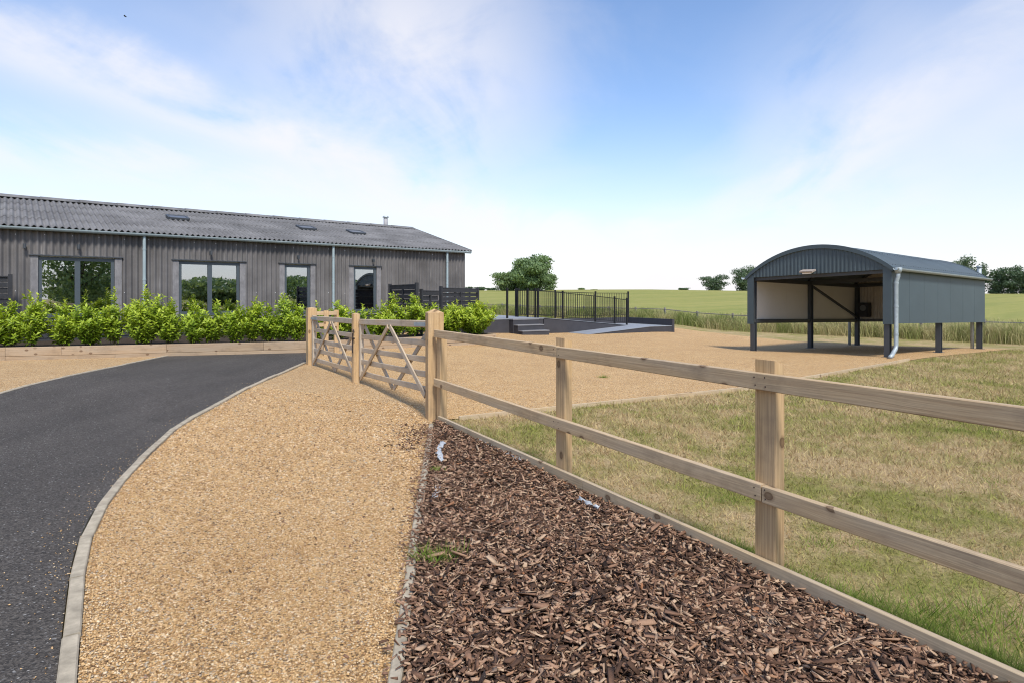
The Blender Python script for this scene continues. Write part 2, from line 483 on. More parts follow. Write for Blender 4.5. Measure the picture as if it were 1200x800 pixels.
GRAVEL = gravel('golden_pea_gravel', (1.04, 0.975, 0.84))
YARDGR = gravel('orange_yard_gravel', (1.13, 1.02, 0.81))
def stonemat():
    m, nt, b = mat('gravel_stone')
    c = ramp(nt, attr(nt, 'rnd'), STONE)
    c = vm(nt, 'MULTIPLY', c, (1.06, 1.0, 0.87))
    pn_ = noise(nt, pos(nt), 1.1, 6, 0.65)
    c = mixc(nt, mth(nt, 'MULTIPLY', ramp(nt, pn_, [(0.35, 0.0), (0.7, 1.0)]), 0.5), c, vm(nt, 'MULTIPLY', c, (0.78, 0.72, 0.66)))
    pf_ = noise(nt, pos(nt), 7.0, 4, 0.7)
    c = mixc(nt, mth(nt, 'MULTIPLY', ramp(nt, pf_, [(0.55, 0.0), (0.72, 1.0)]), 0.45), c, vm(nt, 'MULTIPLY', c, (0.60, 0.53, 0.48)))
    setc(nt, b.inputs['Base Color'], c); b.inputs['Roughness'].default_value = 0.7; b.inputs['Specular IOR Level'].default_value = 0.3
    return m
STONEM = stonemat()

def asphalt():
    m, nt, b = mat('fresh_asphalt')
    p = pos(nt)
    vo = nd(nt, 'ShaderNodeTexVoronoi', None, Vector=p, Scale=120.0)
    rc = nd(nt, 'ShaderNodeSeparateColor', None, Color=vo.outputs['Color']).outputs[0]
    c = ramp(nt, rc, [(0.0, (0.030, 0.026, 0.0225)), (0.6, (0.072, 0.063, 0.054)), (0.95, (0.108, 0.095, 0.082)), (0.985, (0.14, 0.135, 0.13)), (1.0, (0.30, 0.29, 0.27))])
    big = noise(nt, mapping(nt, p, (1.0, 0.45, 1), rot=(0, 0, R(35))), 1.3, 5, 0.65)
    c = vm(nt, 'SCALE', c, None, mth(nt, 'ADD', 0.52, mth(nt, 'MULTIPLY', big, 0.95)))
    mid = noise(nt, p, 14, 4, 0.7)
    setc(nt, b.inputs['Base Color'], c); b.inputs['Roughness'].default_value = 0.82; b.inputs['Specular IOR Level'].default_value = 0.3
    bump(nt, b, mth(nt, 'ADD', mth(nt, 'MULTIPLY', vo.outputs['Distance'], 1.0), mth(nt, 'MULTIPLY', mid, 1.5)), 0.7, 0.006)
    return m
ASPHALT = asphalt()

def lawncolor(nt, p):
    """dry straw with greener patches: the mix used by the turf and its blades"""
    a = noise(nt, mapping(nt, p, (1, 1, 0)), 0.7, 8, 0.68, 0.8)
    b = noise(nt, mapping(nt, p, (1, 1, 0), loc=(7, 3, 0)), 4.5, 6, 0.7)
    c = mth(nt, 'ADD', mth(nt, 'MULTIPLY', a, 0.62), mth(nt, 'MULTIPLY', b, 0.38))
    return ramp(nt, c, [(0.44, 0.0), (0.575, 1.0)])

def lawn():
    m, nt, b = mat('dry_lawn')
    p = pos(nt)
    g = lawncolor(nt, p)
    f = noise(nt, p, 45, 5, 0.75)
    f2 = noise(nt, p, 9, 4, 0.7)
    straw = mixc(nt, ramp(nt, f, [(0.3, 0.0), (0.7, 1.0)]), (0.25, 0.18, 0.09), (0.58, 0.44, 0.255))
    green = mixc(nt, ramp(nt, f, [(0.3, 0.0), (0.7, 1.0)]), (0.135, 0.135, 0.036), (0.33, 0.305, 0.10))
    c = mixc(nt, g, straw, green)
    c = mixc(nt, mth(nt, 'MULTIPLY', ramp(nt, f2, [(0.5, 0.0), (0.75, 1.0)]), 0.35), c, (0.155, 0.115, 0.06))
    setc(nt, b.inputs['Base Color'], c); b.inputs['Roughness'].default_value = 0.95; b.inputs['Specular IOR Level'].default_value = 0.1
    bump(nt, b, mth(nt, 'ADD', f, f2), 0.7, 0.03)
    return m
LAWN = lawn()

def blades(name, straw, green, byheight=False):
    m = bpy.data.materials.new(name); m.use_nodes = True; nt = m.node_tree; nt.nodes.clear()
    p = pos(nt)
    g = lawncolor(nt, p)
    r = attr(nt, 'rnd')
    k = attr(nt, 'grn')
    g = mth(nt, 'ADD', mth(nt, 'MULTIPLY', g, 0.85), mth(nt, 'ADD', mth(nt, 'MULTIPLY', mth(nt, 'SUBTRACT', r, 0.5), 0.7), k), clamp=True)
    s = mixc(nt, r, straw[0], straw[1]); gg = mixc(nt, r, green[0], green[1])
    c = mixc(nt, g, s, gg)
    d = nd(nt, 'ShaderNodeBsdfDiffuse', None, Color=c); t = nd(nt, 'ShaderNodeBsdfTranslucent', None, Color=c)
    mx = nd(nt, 'ShaderNodeMixShader', None, i0=0.35, i1=d.outputs[0], i2=t.outputs[0])
    nd(nt, 'ShaderNodeOutputMaterial', None, Surface=mx.outputs[0])
    return m
BLADE = blades('lawn_blade', ((0.34, 0.235, 0.115), (0.76, 0.595, 0.35)), ((0.11, 0.145, 0.024), (0.37, 0.385, 0.10)))
TALLG = blades('tall_grass_blade', ((0.50, 0.42, 0.22), (0.58, 0.50, 0.28)), ((0.14, 0.20, 0.05), (0.30, 0.33, 0.11)))

FRESH = blades('fresh_grass_blade', ((0.20, 0.24, 0.06), (0.45, 0.44, 0.16)), ((0.095, 0.165, 0.025), (0.29, 0.38, 0.075)))

def fieldm():
    m, nt, b = mat('meadow')
    p = pos(nt)
    r = mapping(nt, p, (1, 1, 0), rot=(0, 0, R(50)))
    a = noise(nt, mapping(nt, r, (0.06, 0.012, 1)), 1.0, 5, 0.6, 0.5)
    f = noise(nt, mapping(nt, r, (1, 0.4, 1)), 1.2, 5, 0.7)
    c = mixc(nt, ramp(nt, a, [(0.35, 0.0), (0.65, 1.0)]), (0.285, 0.275, 0.085), (0.20, 0.225, 0.06))
    c = mixc(nt, mth(nt, 'MULTIPLY', ramp(nt, f, [(0.4, 0.0), (0.7, 1.0)]), 0.5), c, (0.36, 0.31, 0.12))
    row = nd(nt, 'ShaderNodeTexWave', {'wave_type': 'BANDS', 'bands_direction': 'X'}, Vector=mapping(nt, p, (1, 1, 0), rot=(0, 0, R(50))), Scale=0.045, Distortion=2.0, Detail=2.0).outputs[1]
    c = mixc(nt, mth(nt, 'MULTIPLY', ramp(nt, row, [(0.75, 0.0), (0.98, 1.0)]), 0.3), c, (0.17, 0.2, 0.06))
    setc(nt, b.inputs['Base Color'], c); b.inputs['Roughness'].default_value = 0.95; b.inputs['Specular IOR Level'].default_value = 0.08
    bump(nt, b, f, 0.5, 0.3)
    return m
FIELD = fieldm()

def leafmat(name, dark, light, trans=0.4, gloss=0.25, hue=None):
    m = bpy.data.materials.new(name); m.use_nodes = True; nt = m.node_tree; nt.nodes.clear()
    r = attr(nt, 'rnd')
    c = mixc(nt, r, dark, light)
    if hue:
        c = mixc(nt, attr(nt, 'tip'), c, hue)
    o = objrand(nt)
    c = mixc(nt, mth(nt, 'MULTIPLY', o, 0.35), c, vm(nt, 'MULTIPLY', c, (0.62, 0.78, 0.70)))
    b = nd(nt, 'ShaderNodeBsdfPrincipled', None, Base_Color=c, Roughness=0.42)
    b.inputs['Specular IOR Level'].default_value = gloss
    t = nd(nt, 'ShaderNodeBsdfTranslucent', None, Color=vm(nt, 'MULTIPLY', c, (1.15, 1.1, 0.6)))
    mx = nd(nt, 'ShaderNodeMixShader', None, i0=trans, i1=b.outputs[0], i2=t.outputs[0])
    nd(nt, 'ShaderNodeOutputMaterial', None, Surface=mx.outputs[0])
    return m
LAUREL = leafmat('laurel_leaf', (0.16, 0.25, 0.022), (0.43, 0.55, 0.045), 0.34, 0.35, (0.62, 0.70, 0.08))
TREELEAF = leafmat('hazed_oak_leaf', (0.13, 0.20, 0.095), (0.29, 0.38, 0.18), 0.42, 0.2)  # leaf colours lightened to stand in for haze over the far trees
TREELEAF2 = leafmat('hazed_dark_leaf', (0.075, 0.115, 0.072), (0.155, 0.215, 0.125), 0.35, 0.2)  # darker foliage, its colour also raised to imitate distance haze
BARK = plain('tree_bark', (0.09, 0.07, 0.05), 0.9, var=0.3, scale=5, bmp=0.5)
STEM = plain('green_brown_stem', (0.13, 0.11, 0.05), 0.7, var=0.3, scale=10)

def chipmat():
    m, nt, b = mat('bark_chip')
    r = attr(nt, 'rnd')
    o = objrand(nt)
    rr = mth(nt, 'FRACT', mth(nt, 'ADD', r, o))
    c = ramp(nt, rr, [(0.0, (0.030, 0.018, 0.012)), (0.17, (0.094, 0.052, 0.033)), (0.40, (0.178, 0.099, 0.063)), (0.64, (0.28, 0.163, 0.104)), (0.86, (0.40, 0.26, 0.17)), (0.95, (0.46, 0.33, 0.22)), (1.0, (0.26, 0.11, 0.05))])
    p = nd(nt, 'ShaderNodeTexCoord').outputs['Object']
    g = noise(nt, mapping(nt, p, (60, 60, 60)), 1.0, 4, 0.7)
    c = vm(nt, 'SCALE', c, None, mth(nt, 'ADD', 0.6, mth(nt, 'MULTIPLY', g, 0.75)))
    setc(nt, b.inputs['Base Color'], c); b.inputs['Roughness'].default_value = 0.85; b.inputs['Specular IOR Level'].default_value = 0.2
    bump(nt, b, g, 0.6, 0.004)
    return m
CHIP = chipmat()
MULCHB = plain('mulch_base', (0.040, 0.026, 0.020), 0.95, var=0.4, scale=40, bmp=0.8, spec=0.1)

# ------------------------------------------------------------------ terrain sheets
def axis(fine0, fine1, step, lo, hi, growth=1.35):
    a = list(np.arange(fine0, fine1 + 1e-6, step))
    s = step; x = a[-1]
    while x < hi: s *= growth; x += s; a.append(min(x, hi))
    s = step; x = a[0]
    while x > lo: s *= growth; x -= s; a.insert(0, max(x, lo))
    return np.array(a)

def pq_sheet(name, ps, qs, m):
    PP, QQ = np.meshgrid(ps, qs, indexing='ij')
    X = B0[0] + TP[0] * PP + NQ[0] * QQ; Y = B0[1] + TP[1] * PP + NQ[1] * QQ
    Zs = hgt(X, Y)
    v = np.stack([X, Y, Zs], -1).reshape(-1, 3); nq = len(qs)
    i, j = np.meshgrid(np.arange(len(ps) - 1), np.arange(nq - 1), indexing='ij')
    a = (i * nq + j).ravel()
    f = np.stack([a, a + nq, a + nq + 1, a + 1], -1)
    return struct(link(name, npmesh(name, v, f, smooth=True), m))
ps = axis(-35, 40, 0.5, -420, 300)
pq_sheet('lawn', ps, np.append(axis(-45, -0.5, 0.5, -160, -0.5), 0.0), LAWN)
pq_sheet('field', ps, axis(0, 30, 1.0, 0, 430, 1.12), FIELD)

# ------------------------------------------------------------------ drive, kerbs, gravel, mulch
kerb_px = [(79, 800), (88, 700), (92, 665), (101, 632), (118, 597), (147, 560), (178, 529), (213, 496), (277, 463), (320, 443), (357, 426.5)]
kpts = [gp(*p) for p in kerb_px]
d0 = kpts[0] - kpts[2]; d0 = d0 / np.linalg.norm(d0)
kpts = [kpts[0] + d0 * 6.0, kpts[0] + d0 * 2.0] + kpts
def smooth_line(pts, n):
    pts = [np.array(p, float) for p in pts]
    for _ in range(n):
        out = [pts[0]]
        for a, b in zip(pts[:-1], pts[1:]): out += [a * .75 + b * .25, a * .25 + b * .75]
        out.append(pts[-1]); pts = out
    return pts
kline = smooth_line(kpts, 2)

def offset_line(pts, d):
    out = []
    for i, p in enumerate(pts):
        t = pts[min(i + 1, len(pts) - 1)] - pts[max(i - 1, 0)]; t = t / np.linalg.norm(t)
        out.append(p + np.array([-t[1], t[0]]) * d)
    return out
def resample(pts, step):
    L = [0.0]
    for a, b in zip(pts[:-1], pts[1:]): L.append(L[-1] + np.linalg.norm(b - a))
    n = max(1, round(L[-1] / step)); ts = np.linspace(0, L[-1], n + 1)
    P = np.array(pts)
    return [np.array([np.interp(t, L, P[:, 0]), np.interp(t, L, P[:, 1])]) for t in ts]

FA = np.array([-0.838, 7.10]); FD = np.array([0.489, -0.872]); FNRM = np.array([-0.872, -0.489])  # fence line, direction, mulch-side normal
GATE0 = FA - FD * 0.13
GD = np.array([0.530, -0.848])                  # gate line, a little off the fence line
GFAR = GATE0 - GD * 5.62
mul0 = np.array([-0.435, 2.30]); muld = np.array([-0.1011, 0.9949])
MK = [mul0 - muld * 4.5, mul0 + muld * 4.55]
BEDF = [np.array(p) for p in ((-17.5, 10.8), (-10.6, 12.85), (-4.8, 14.55), (-0.45, 17.45))]

kl_r = offset_line(kline, -0.034); kl_l = offset_line(kline, 0.034)
KL2 = [np.array(p) for p in ((-5.9, -3.5), (-6.6, 3.5), gp(0, 461.7), gp(197, 417.6))]
k2l = smooth_line(KL2, 2)
bed_mid = BEDF[1] + (BEDF[2] - BEDF[1]) * 0.55
asph = [tuple(p) for p in kl_l] + [tuple(GFAR + np.array([-0.1, 0.3])), (-4.55, 14.62)] + [tuple(p) for p in (k2l[-1],)] + [tuple(p) for p in k2l[::-1][1:]]
sheet('driveway', asph, 0.6, 0.020, ASPHALT)
strip = [tuple(p) for p in kl_r] + [tuple(GFAR)] + [tuple(GATE0)] + [tuple(MK[1] + np.array([-0.02, 0])), tuple(MK[0] + np.array([-0.02, 0]))]
sheet('gravel_path', strip, 0.5, 0.015, GRAVEL)
left = [tuple(p) for p in offset_line(k2l, 0.03)] + [tuple(BEDF[0] + (BEDF[1] - BEDF[0]) * t) for t in (1.25, 1.0, 0.0)] + [(-17, -3.5)]
left[len(k2l):len(k2l) + 1] = [tuple(BEDF[1] + (BEDF[2] - BEDF[1]) * 0.5)]
sheet('gravel_forecourt', left, 0.6, 0.012, GRAVEL)
yard = [tuple(GATE0 + FD * 0.1), (3.56, 9.5), (7.97, 13.05), (9.15, 14.0), (14.75, 18.2), (12.1, 21.7), (10.6, 23.0), (9.4, 27.5), (7.2, 29.0), (-4.0, 24.0), (-3.6, 17.5),
        (-0.4, 17.5), (-4.7, 14.65), (-4.55, 14.6), tuple(GFAR + np.array([-0.08, 0.28])), tuple(GFAR)]
sheet('gravel_yard', yard, 0.6, 0.012, YARDGR)
mul_poly = [tuple(MK[0]), tuple(MK[1]), tuple(FA + FNRM * 0.05 + FD * 0.05), tuple(FA + FNRM * 0.05 + FD * 8.6)]
sheet('mulch_bed', mul_poly, 0.4, 0.010, MULCHB)

def kerb(name, pts, step, w, zt, m, mcount=None):
    haunch = MB(); rs = resample(pts, step)
    root = MB()
    for a, b in zip(rs[:-1], rs[1:]):
        d = (b - a) / np.linalg.norm(b - a)
        za, zb = h1(*a), h1(*b)
        root.beam((a[0], a[1], za - 0.10), (b[0], b[1], zb - 0.10), w * 1.6, 0.12, Z, 0.0)
    o = struct(root.build(name, CONC))
    for a, b in zip(rs[:-1], rs[1:]):
        d = (b - a) / np.linalg.norm(b - a); g = random.uniform(0.002, 0.005)
        za, zb = h1(*a) + zt + random.uniform(-.004, .004), h1(*b) + zt + random.uniform(-.004, .004)
        sh = np.array([-d[1], d[0]]) * random.uniform(-.004, .004)
        p0 = a + d * g + sh; p1 = b - d * g + sh
        mb = MB().beam((p0[0], p0[1], za - 0.055), (p1[0], p1[1], zb - 0.055), w, 0.11, Z, 0.006)
        mb.build('kerb_stone', CONC, o, loc=(p0[0], p0[1], za))
    return o
kerb('drive_kerb', kline, 0.62, 0.062, 0.040, CONC)
kerb('forecourt_kerb', k2l, 0.9, 0.062, 0.035, CONC)
kerb('mulch_kerb', [MK[0], MK[1]], 0.91, 0.050, 0.040, CONC)

# ------------------------------------------------------------------ loose gravel stones near the path edge (stuff)
def stones(name, P, size, m):
    n = len(P)
    base = np.array([[1, 0, 0], [0, 1, 0], [-1, 0, 0], [0, -1, 0], [0, 0, 1], [0, 0, -1]], float)
    tri = np.array([[0, 1, 4], [1, 2, 4], [2, 3, 4], [3, 0, 4], [1, 0, 5], [2, 1, 5], [3, 2, 5], [0, 3, 5]])
    sc = size[:, None] * np.stack([rng.uniform(.8, 1.5, n), rng.uniform(.6, 1.0, n), rng.uniform(.4, .75, n)], 1)
    v = base[None] * sc[:, None, :] * rng.uniform(.8, 1.2, (n, 6, 1))
    a = rng.uniform(0, 6.28, n); ca, sa = np.cos(a), np.sin(a); tl = rng.uniform(-.6, .6, n)
    x = v[..., 0] * ca[:, None] - v[..., 1] * sa[:, None]; y = v[..., 0] * sa[:, None] + v[..., 1] * ca[:, None]
    z = v[..., 2] + x * tl[:, None] * .4
    W = np.stack([x, y, z], -1) + P[:, None, :]
    F = (tri[None] + (np.arange(n) * 6)[:, None, None]).reshape(-1, 3)
    return stuff(link(name, npmesh(name, W, F, {'rnd': np.repeat(rng.random(n), 6)}, smooth=True), m))
def scatter(poly, n, dens=None):
    poly = np.array(poly); lo, hi = poly.min(0), poly.max(0); out = []
    cnt = 0
    while cnt < n:
        p = rng.uniform(lo, hi, (n * 2, 2)); p = p[inside(p[:, 0], p[:, 1], poly)]
        if dens is not None: p = p[rng.random(len(p)) < dens(p)]
        out.append(p); cnt += len(p)
    return np.concatenate(out)[:n]
near = [p for p in kl_r if 1.3 < p[1] < 9.2]
mx = lambda y: -0.435 - 0.1016 * (y - 2.3)
pn = [tuple(p) for p in near] + [(-1.25, 8.0), (mx(6.9) - .04, 6.9), (mx(1.3) - .035, 1.3)]
sp = scatter(pn, 82000, lambda p: np.clip((3.2 / np.maximum(p[:, 1], .1)) ** 2, 0, 1))
zz_ = hgt(sp[:, 0], sp[:, 1]) + 0.014 + rng.uniform(0, .008, len(sp))
stones('gravel_stones', np.column_stack([sp, zz_]), (.003 + .0055 * rng.random(len(sp)) ** 1.5) * np.clip(sp[:, 1] / 3.5, 1, 1.7), STONEM)
# a few strays on the asphalt and kerb
st = []
for _ in range(420):
    k = random.randrange(4, len(kline) - 8); q = np.array(kline[k]) + (np.array(kline[k + 1]) - np.array(kline[k])) * random.random()
    off = -abs(random.gauss(0, .12)) - .03
    t = kline[k + 1] - kline[k]; t = t / np.linalg.norm(t)
    q = q + np.array([-t[1], t[0]]) * (-off)
    st.append((q[0], q[1], h1(*q) + 0.023))
stones('stray_grit', np.array(st), rng.uniform(.0025, .006, len(st)), STONEM)

# ------------------------------------------------------------------ bark mulch
def chipshape(r):
    L, W, T = 1.0, 1.0, 1.0
    return np.array([[-.5, -.42, -.5], [.46, -.5, -.5], [.5, .38, -.5], [-.42, .5, -.5], [-.46, -.36, .5], [.42, -.44, .5], [.44, .3, .5], [-.5, .42, .5]])
CT = np.array([[0, 2, 1], [0, 3, 2], [4, 5, 6], [4, 6, 7], [0, 1, 5], [0, 5, 4], [1, 2, 6], [1, 6, 5], [2, 3, 7], [2, 7, 6], [3, 0, 4], [3, 4, 7]])
def chips(n, P, ln, wd, th):
    v = chipshape(0)[None] * np.stack([ln, wd, th], 1)[:, None, :]
    v = v * rng.uniform(.65, 1.2, (n, 8, 3))
    bend = rng.uniform(-1, 1, n)
    v[..., 2] += (v[..., 0] ** 2) * (bend / ln)[:, None] * .8
    a = rng.uniform(0, 6.28, n); pt = rng.normal(0, .33, n); rl = rng.normal(0, .45, n)
    x, y, z = v[..., 0], v[..., 1], v[..., 2]
    c, s = np.cos(rl)[:, None], np.sin(rl)[:, None]; y, z = y * c - z * s, y * s + z * c
    c, s = np.cos(pt)[:, None], np.sin(pt)[:, None]; x, z = x * c - z * s, x * s + z * c
    c, s = np.cos(a)[:, None], np.sin(a)[:, None]; x, y = x * c - y * s, x * s + y * c
    return np.stack([x, y, z], -1) + P[:, None, :]
mvis = [(mx(1.2) + .035, 1.2), tuple(MK[1] + np.array([.03, 0])), tuple(FA + FNRM * .07), tuple(FA + FNRM * .07 + FD * 7.0)]
n = 58000
P2 = scatter(mvis, n, lambda p: np.clip((3.4 / np.maximum(p[:, 1], .1)) ** 1.2, 0, 1))
def heap(p): return 0.030 + 0.022 * np.sin(p[:, 0] * 3.1 + 1) * np.cos(p[:, 1] * 2.3) + 0.01 * np.sin(p[:, 0] * 9 + p[:, 1] * 7)
zc = hgt(P2[:, 0], P2[:, 1]) + 0.012 + heap(P2) * rng.random(n)
W = chips(n, np.column_stack([P2, zc]), rng.gamma(2.6, .0115, n) + .010, rng.gamma(2.4, .0040, n) + .0035, rng.uniform(.002, .007, n))
F = (CT[None] + (np.arange(n) * 8)[:, None, None]).reshape(-1, 3)
stuff(link('bark_mulch', npmesh('bark_mulch', W, F, {'rnd': np.repeat(rng.beta(1.5, 1.9, n), 8)}), CHIP))
mulch_obj = bpy.data.objects['mulch_bed']; WLOC.setdefault('mulch_bed', V(0, 0, 0))
cm = []
for i in range(14):
    w = chips(1, np.zeros((1, 3)), np.array([random.uniform(.055, .12)]), np.array([random.uniform(.012, .034)]), np.array([random.uniform(.006, .012)]))
    cm.append(npmesh('bark_chip', w, CT, {'rnd': np.full(8, random.uniform(.35, .9))}))
    cm[-1].materials.append(CHIP)
big = scatter([(mx(1.6) + .05, 1.6), (-.48, 3.4), (.9, 3.9), (1.9, 2.1), (2.2, 1.6)], 300)
for p in big:
    o_ = link('bark_chip', random.choice(cm), CHIP, mulch_obj, (p[0], p[1], h1(*p) + 0.012 + float(heap(p[None])[0]) * .9 + random.uniform(0, .008)))
    o_.rotation_euler = (random.gauss(0, .18), random.gauss(0, .18), random.uniform(0, 6.28)); o_.scale = (random.uniform(.6, 1.1),) * 3
# bark spilled on to the gravel
n = 260
q = rng.random(n) ** 1.6
P3 = np.column_stack([-0.9 - rng.gamma(1.2, .10, n), 6.9 - rng.random(n) * 1.2])
k = np.array([MK[0] + (MK[1] - MK[0]) * t for t in np.linspace(0, 1, 50)])
W = chips(n, np.column_stack([P3, hgt(P3[:, 0], P3[:, 1]) + .024]), rng.uniform(.015, .05, n), rng.uniform(.006, .016, n), rng.uniform(.003, .007, n))
stuff(link('spilled_bark', npmesh('spilled_bark', W, (CT[None] + (np.arange(n) * 8)[:, None, None]).reshape(-1, 3), {'rnd': np.repeat(rng.beta(1.5, 3, n), 8)}), CHIP))

dp_ = scatter([(-1.5, 1.6), (-.45, 1.6), (-1.1, 6.6), (-2.6, 8.5), (-2.2, 4.5)], 130)
n = len(dp_)
W = chips(n, np.column_stack([dp_, hgt(dp_[:, 0], dp_[:, 1]) + .027]), rng.uniform(.010, .034, n), rng.uniform(.005, .014, n), rng.uniform(.002, .006, n))
stuff(link('path_debris', npmesh('path_debris', W, (CT[None] + (np.arange(n) * 8)[:, None, None]).reshape(-1, 3), {'rnd': np.repeat(rng.beta(1.3, 3, n), 8)}), CHIP))

# bark kicked over the kerb
n = 900
yy = 2.2 + rng.random(n) ** .8 * 4.4
P4 = np.column_stack([mx(yy) + rng.normal(.015, .035 + .02 * (yy - 2.2) / 4, n), yy])
W = chips(n, np.column_stack([P4, hgt(P4[:, 0], P4[:, 1]) + .046]), rng.uniform(.012, .05, n), rng.uniform(.005, .014, n), rng.uniform(.002, .006, n))
stuff(link('kerb_bark', npmesh('kerb_bark', W, (CT[None] + (np.arange(n) * 8)[:, None, None]).reshape(-1, 3), {'rnd': np.repeat(rng.beta(1.5, 2.4, n), 8)}), CHIP))

# crumpled membrane showing at the mulch edges
def membrane(label, pts, w):
    pts = [np.array(p) for p in pts]; rs = resample(pts, 0.035); vs = []; fs = []
    for i, p in enumerate(rs):
        d = rs[min(i + 1, len(rs) - 1)] - rs[max(i - 1, 0)]; d = d / np.linalg.norm(d); s = np.array([-d[1], d[0]])
        for k, t in enumerate((-.5, -.17, .17, .5)):
            ww = w * random.uniform(.55, 1.15); q = p + s * t * ww
            vs.append((q[0], q[1], h1(*q) + 0.040 + random.uniform(-.016, .018)))
    for i in range(len(rs) - 1):
        for k in range(3): fs.append([i * 4 + k, i * 4 + k + 1, i * 4 + k + 5, i * 4 + k + 4])
    mb = MB().add(vs, fs); o = mb.build('weed_membrane', MEMB, None, True, loc=(pts[0][0], pts[0][1], h1(*pts[0]) + .04))
    o.modifiers.new('thick', 'SOLIDIFY').thickness = 0.003
    tag(o, label, 'membrane', 'membrane scraps at the mulch edge')
membrane('crumpled pale membrane scrap at the narrow tip of the mulch, by the kerb', [gp(518, 545), gp(513, 533), gp(520, 522)], .055)
membrane('thin white membrane scrap beside the green weed tuft on the mulch kerb', [gp(509, 590), gp(514, 576)], .045)
membrane('torn white membrane edge along the timber board by the gate post', [gp(536, 503), gp(556, 516), gp(585, 530), gp(612, 545)], .05)
membrane('white membrane edge under the timber board between the two fence posts', [gp(678, 590), gp(702, 602)], .022)

# ------------------------------------------------------------------ grass blades (stuff)
def blade_mesh(name, P, h, w, lean, grn, m, tall=False):
    n = len(P); a = rng.uniform(0, 6.283, n); dx, dy = np.cos(a), np.sin(a)
    b = rng.uniform(0, 6.283, n); lx, ly = np.cos(b) * lean, np.sin(b) * lean
    def pt(side, t, ww):
        return np.stack([P[:, 0] + dx * side * ww + lx * t * t * h, P[:, 1] + dy * side * ww + ly * t * t * h, P[:, 2] + h * t * (1 - .25 * np.abs(lean) * t)], -1)
    if tall:
        vs = np.stack([pt(-1, 0, w), pt(1, 0, w), pt(-1, .55, w * .8), pt(1, .55, w * .8), pt(-1, .85, w * .9), pt(1, .85, w * .9), pt(0, 1.0, w)], 1)
        tri = np.array([[0, 1, 3], [0, 3, 2], [2, 3, 5], [2, 5, 4], [4, 5, 6]]); k = 7
    else:
        vs = np.stack([pt(-1, 0, w), pt(1, 0, w), pt(0, 1.0, w)], 1); tri = np.array([[0, 1, 2]]); k = 3
    F = (tri[None] + (np.arange(n) * k)[:, None, None]).reshape(-1, 3)
    return stuff(link(name, npmesh(name, vs, F, {'rnd': np.repeat(rng.random(n), k), 'grn': np.repeat(grn, k)}), m))

lawn_poly = [tuple(FA + FD * .1 - FNRM * .03), tuple(FA + FD * 8.5 - FNRM * .03), (9.0, 0.5), (16, 7), (16.6, 18), (14.9, 18.2), (9.2, 13.9), (8.0, 12.98), (3.56, 9.42), (-.62, 7.18)]
n = 260000
P = scatter(lawn_poly, n, lambda p: np.clip((3.6 / np.maximum(p[:, 1], .5)) ** 1.5, 0, 1))
hh = rng.uniform(.015, .055, n) * np.clip(P[:, 1] / 4, .9, 1.7)
blade_mesh('lawn_grass', np.column_stack([P, hgt(P[:, 0], P[:, 1])]), hh, rng.uniform(.0016, .0034, n) * np.clip(P[:, 1] / 3.2, 1, 2.8), rng.uniform(.2, 1.4, n), np.zeros(n), BLADE)
# greener longer fringe where the mower does not reach
def fringe(c, n, sx, hmin, hmax, along=None):
    pts = np.column_stack([rng.normal(0, sx, n), rng.normal(0, sx * .6, n)])
    if along is not None:
        pts = np.outer(rng.normal(0, sx, n), along) + np.outer(np.abs(rng.normal(0, .05, n)) + .03, -FNRM)
    return pts + np.asarray(c), rng.uniform(hmin, hmax, n)
PP, HH = [], []
for t, n, s, h in ((2.1, 1500, .35, .06), (4.25, 900, .12, .10), (4.9, 1100, .25, .11), (5.45, 1600, .3, .13), (6.0, 1800, .35, .13), (1.0, 1200, .4, .05), (3.2, 1000, .4, .06), (6.8, 1200, .5, .1)):
    p, h_ = fringe(FA + FD * t, n, s, h * .35, h, FD); PP.append(p); HH.append(h_)
for _ in range(90):
    c = scatter(lawn_poly, 1, lambda p: np.clip((3.4 / p[:, 1]) ** 1.2, 0, 1))[0]
    p, h_ = fringe(c, 130, .09, .02, .065); PP.append(p); HH.append(h_)
p, h_ = fringe(gp(1130, 735), 700, .22, .04, .17); PP.append(p); HH.append(h_)
p = np.concatenate(PP); h_ = np.concatenate(HH)
side = (p - FA) @ FNRM
keep = side < -.02; p, h_ = p[keep], h_[keep]
blade_mesh('long_lawn_grass', np.column_stack([p, hgt(p[:, 0], p[:, 1])]), h_, rng.uniform(.0012, .0028, len(p)), rng.uniform(.2, 1.1, len(p)), rng.uniform(-.1, .9, len(p)), FRESH)
# weed tufts
def tuft(label, c, n, s, h, z):
    p = np.column_stack([rng.normal(c[0], s, n), rng.normal(c[1], s * .6, n)])
    o = blade_mesh('grass_tuft', np.column_stack([p - c, np.full(n, 0.0)]), rng.uniform(h * .4, h, n), rng.uniform(.0012, .0026, n), rng.uniform(.3, 1.2, n), np.full(n, .75), FRESH)
    del o['kind']; o.location = (c[0], c[1], z)
    return tag(o, label, 'weed')
c = gp(512, 662); tuft('green grass tuft growing through the bark mulch beside the concrete kerb', c, 190, .075, .10, h1(*c) + .045)
c = gp(511, 556); tuft('tiny green weed at the mulch kerb beside the membrane scraps', c, 50, .03, .05, h1(*c) + .045)
c = gp(707, 443); tuft('small round green weed alone on the orange gravel yard', c, 160, .045, .09, h1(*c) + .01)
c = gp(540, 512); tuft('wispy grass tuft at the foot of the gate post behind the board', c - FNRM * .1, 120, .05, .07, h1(*c))

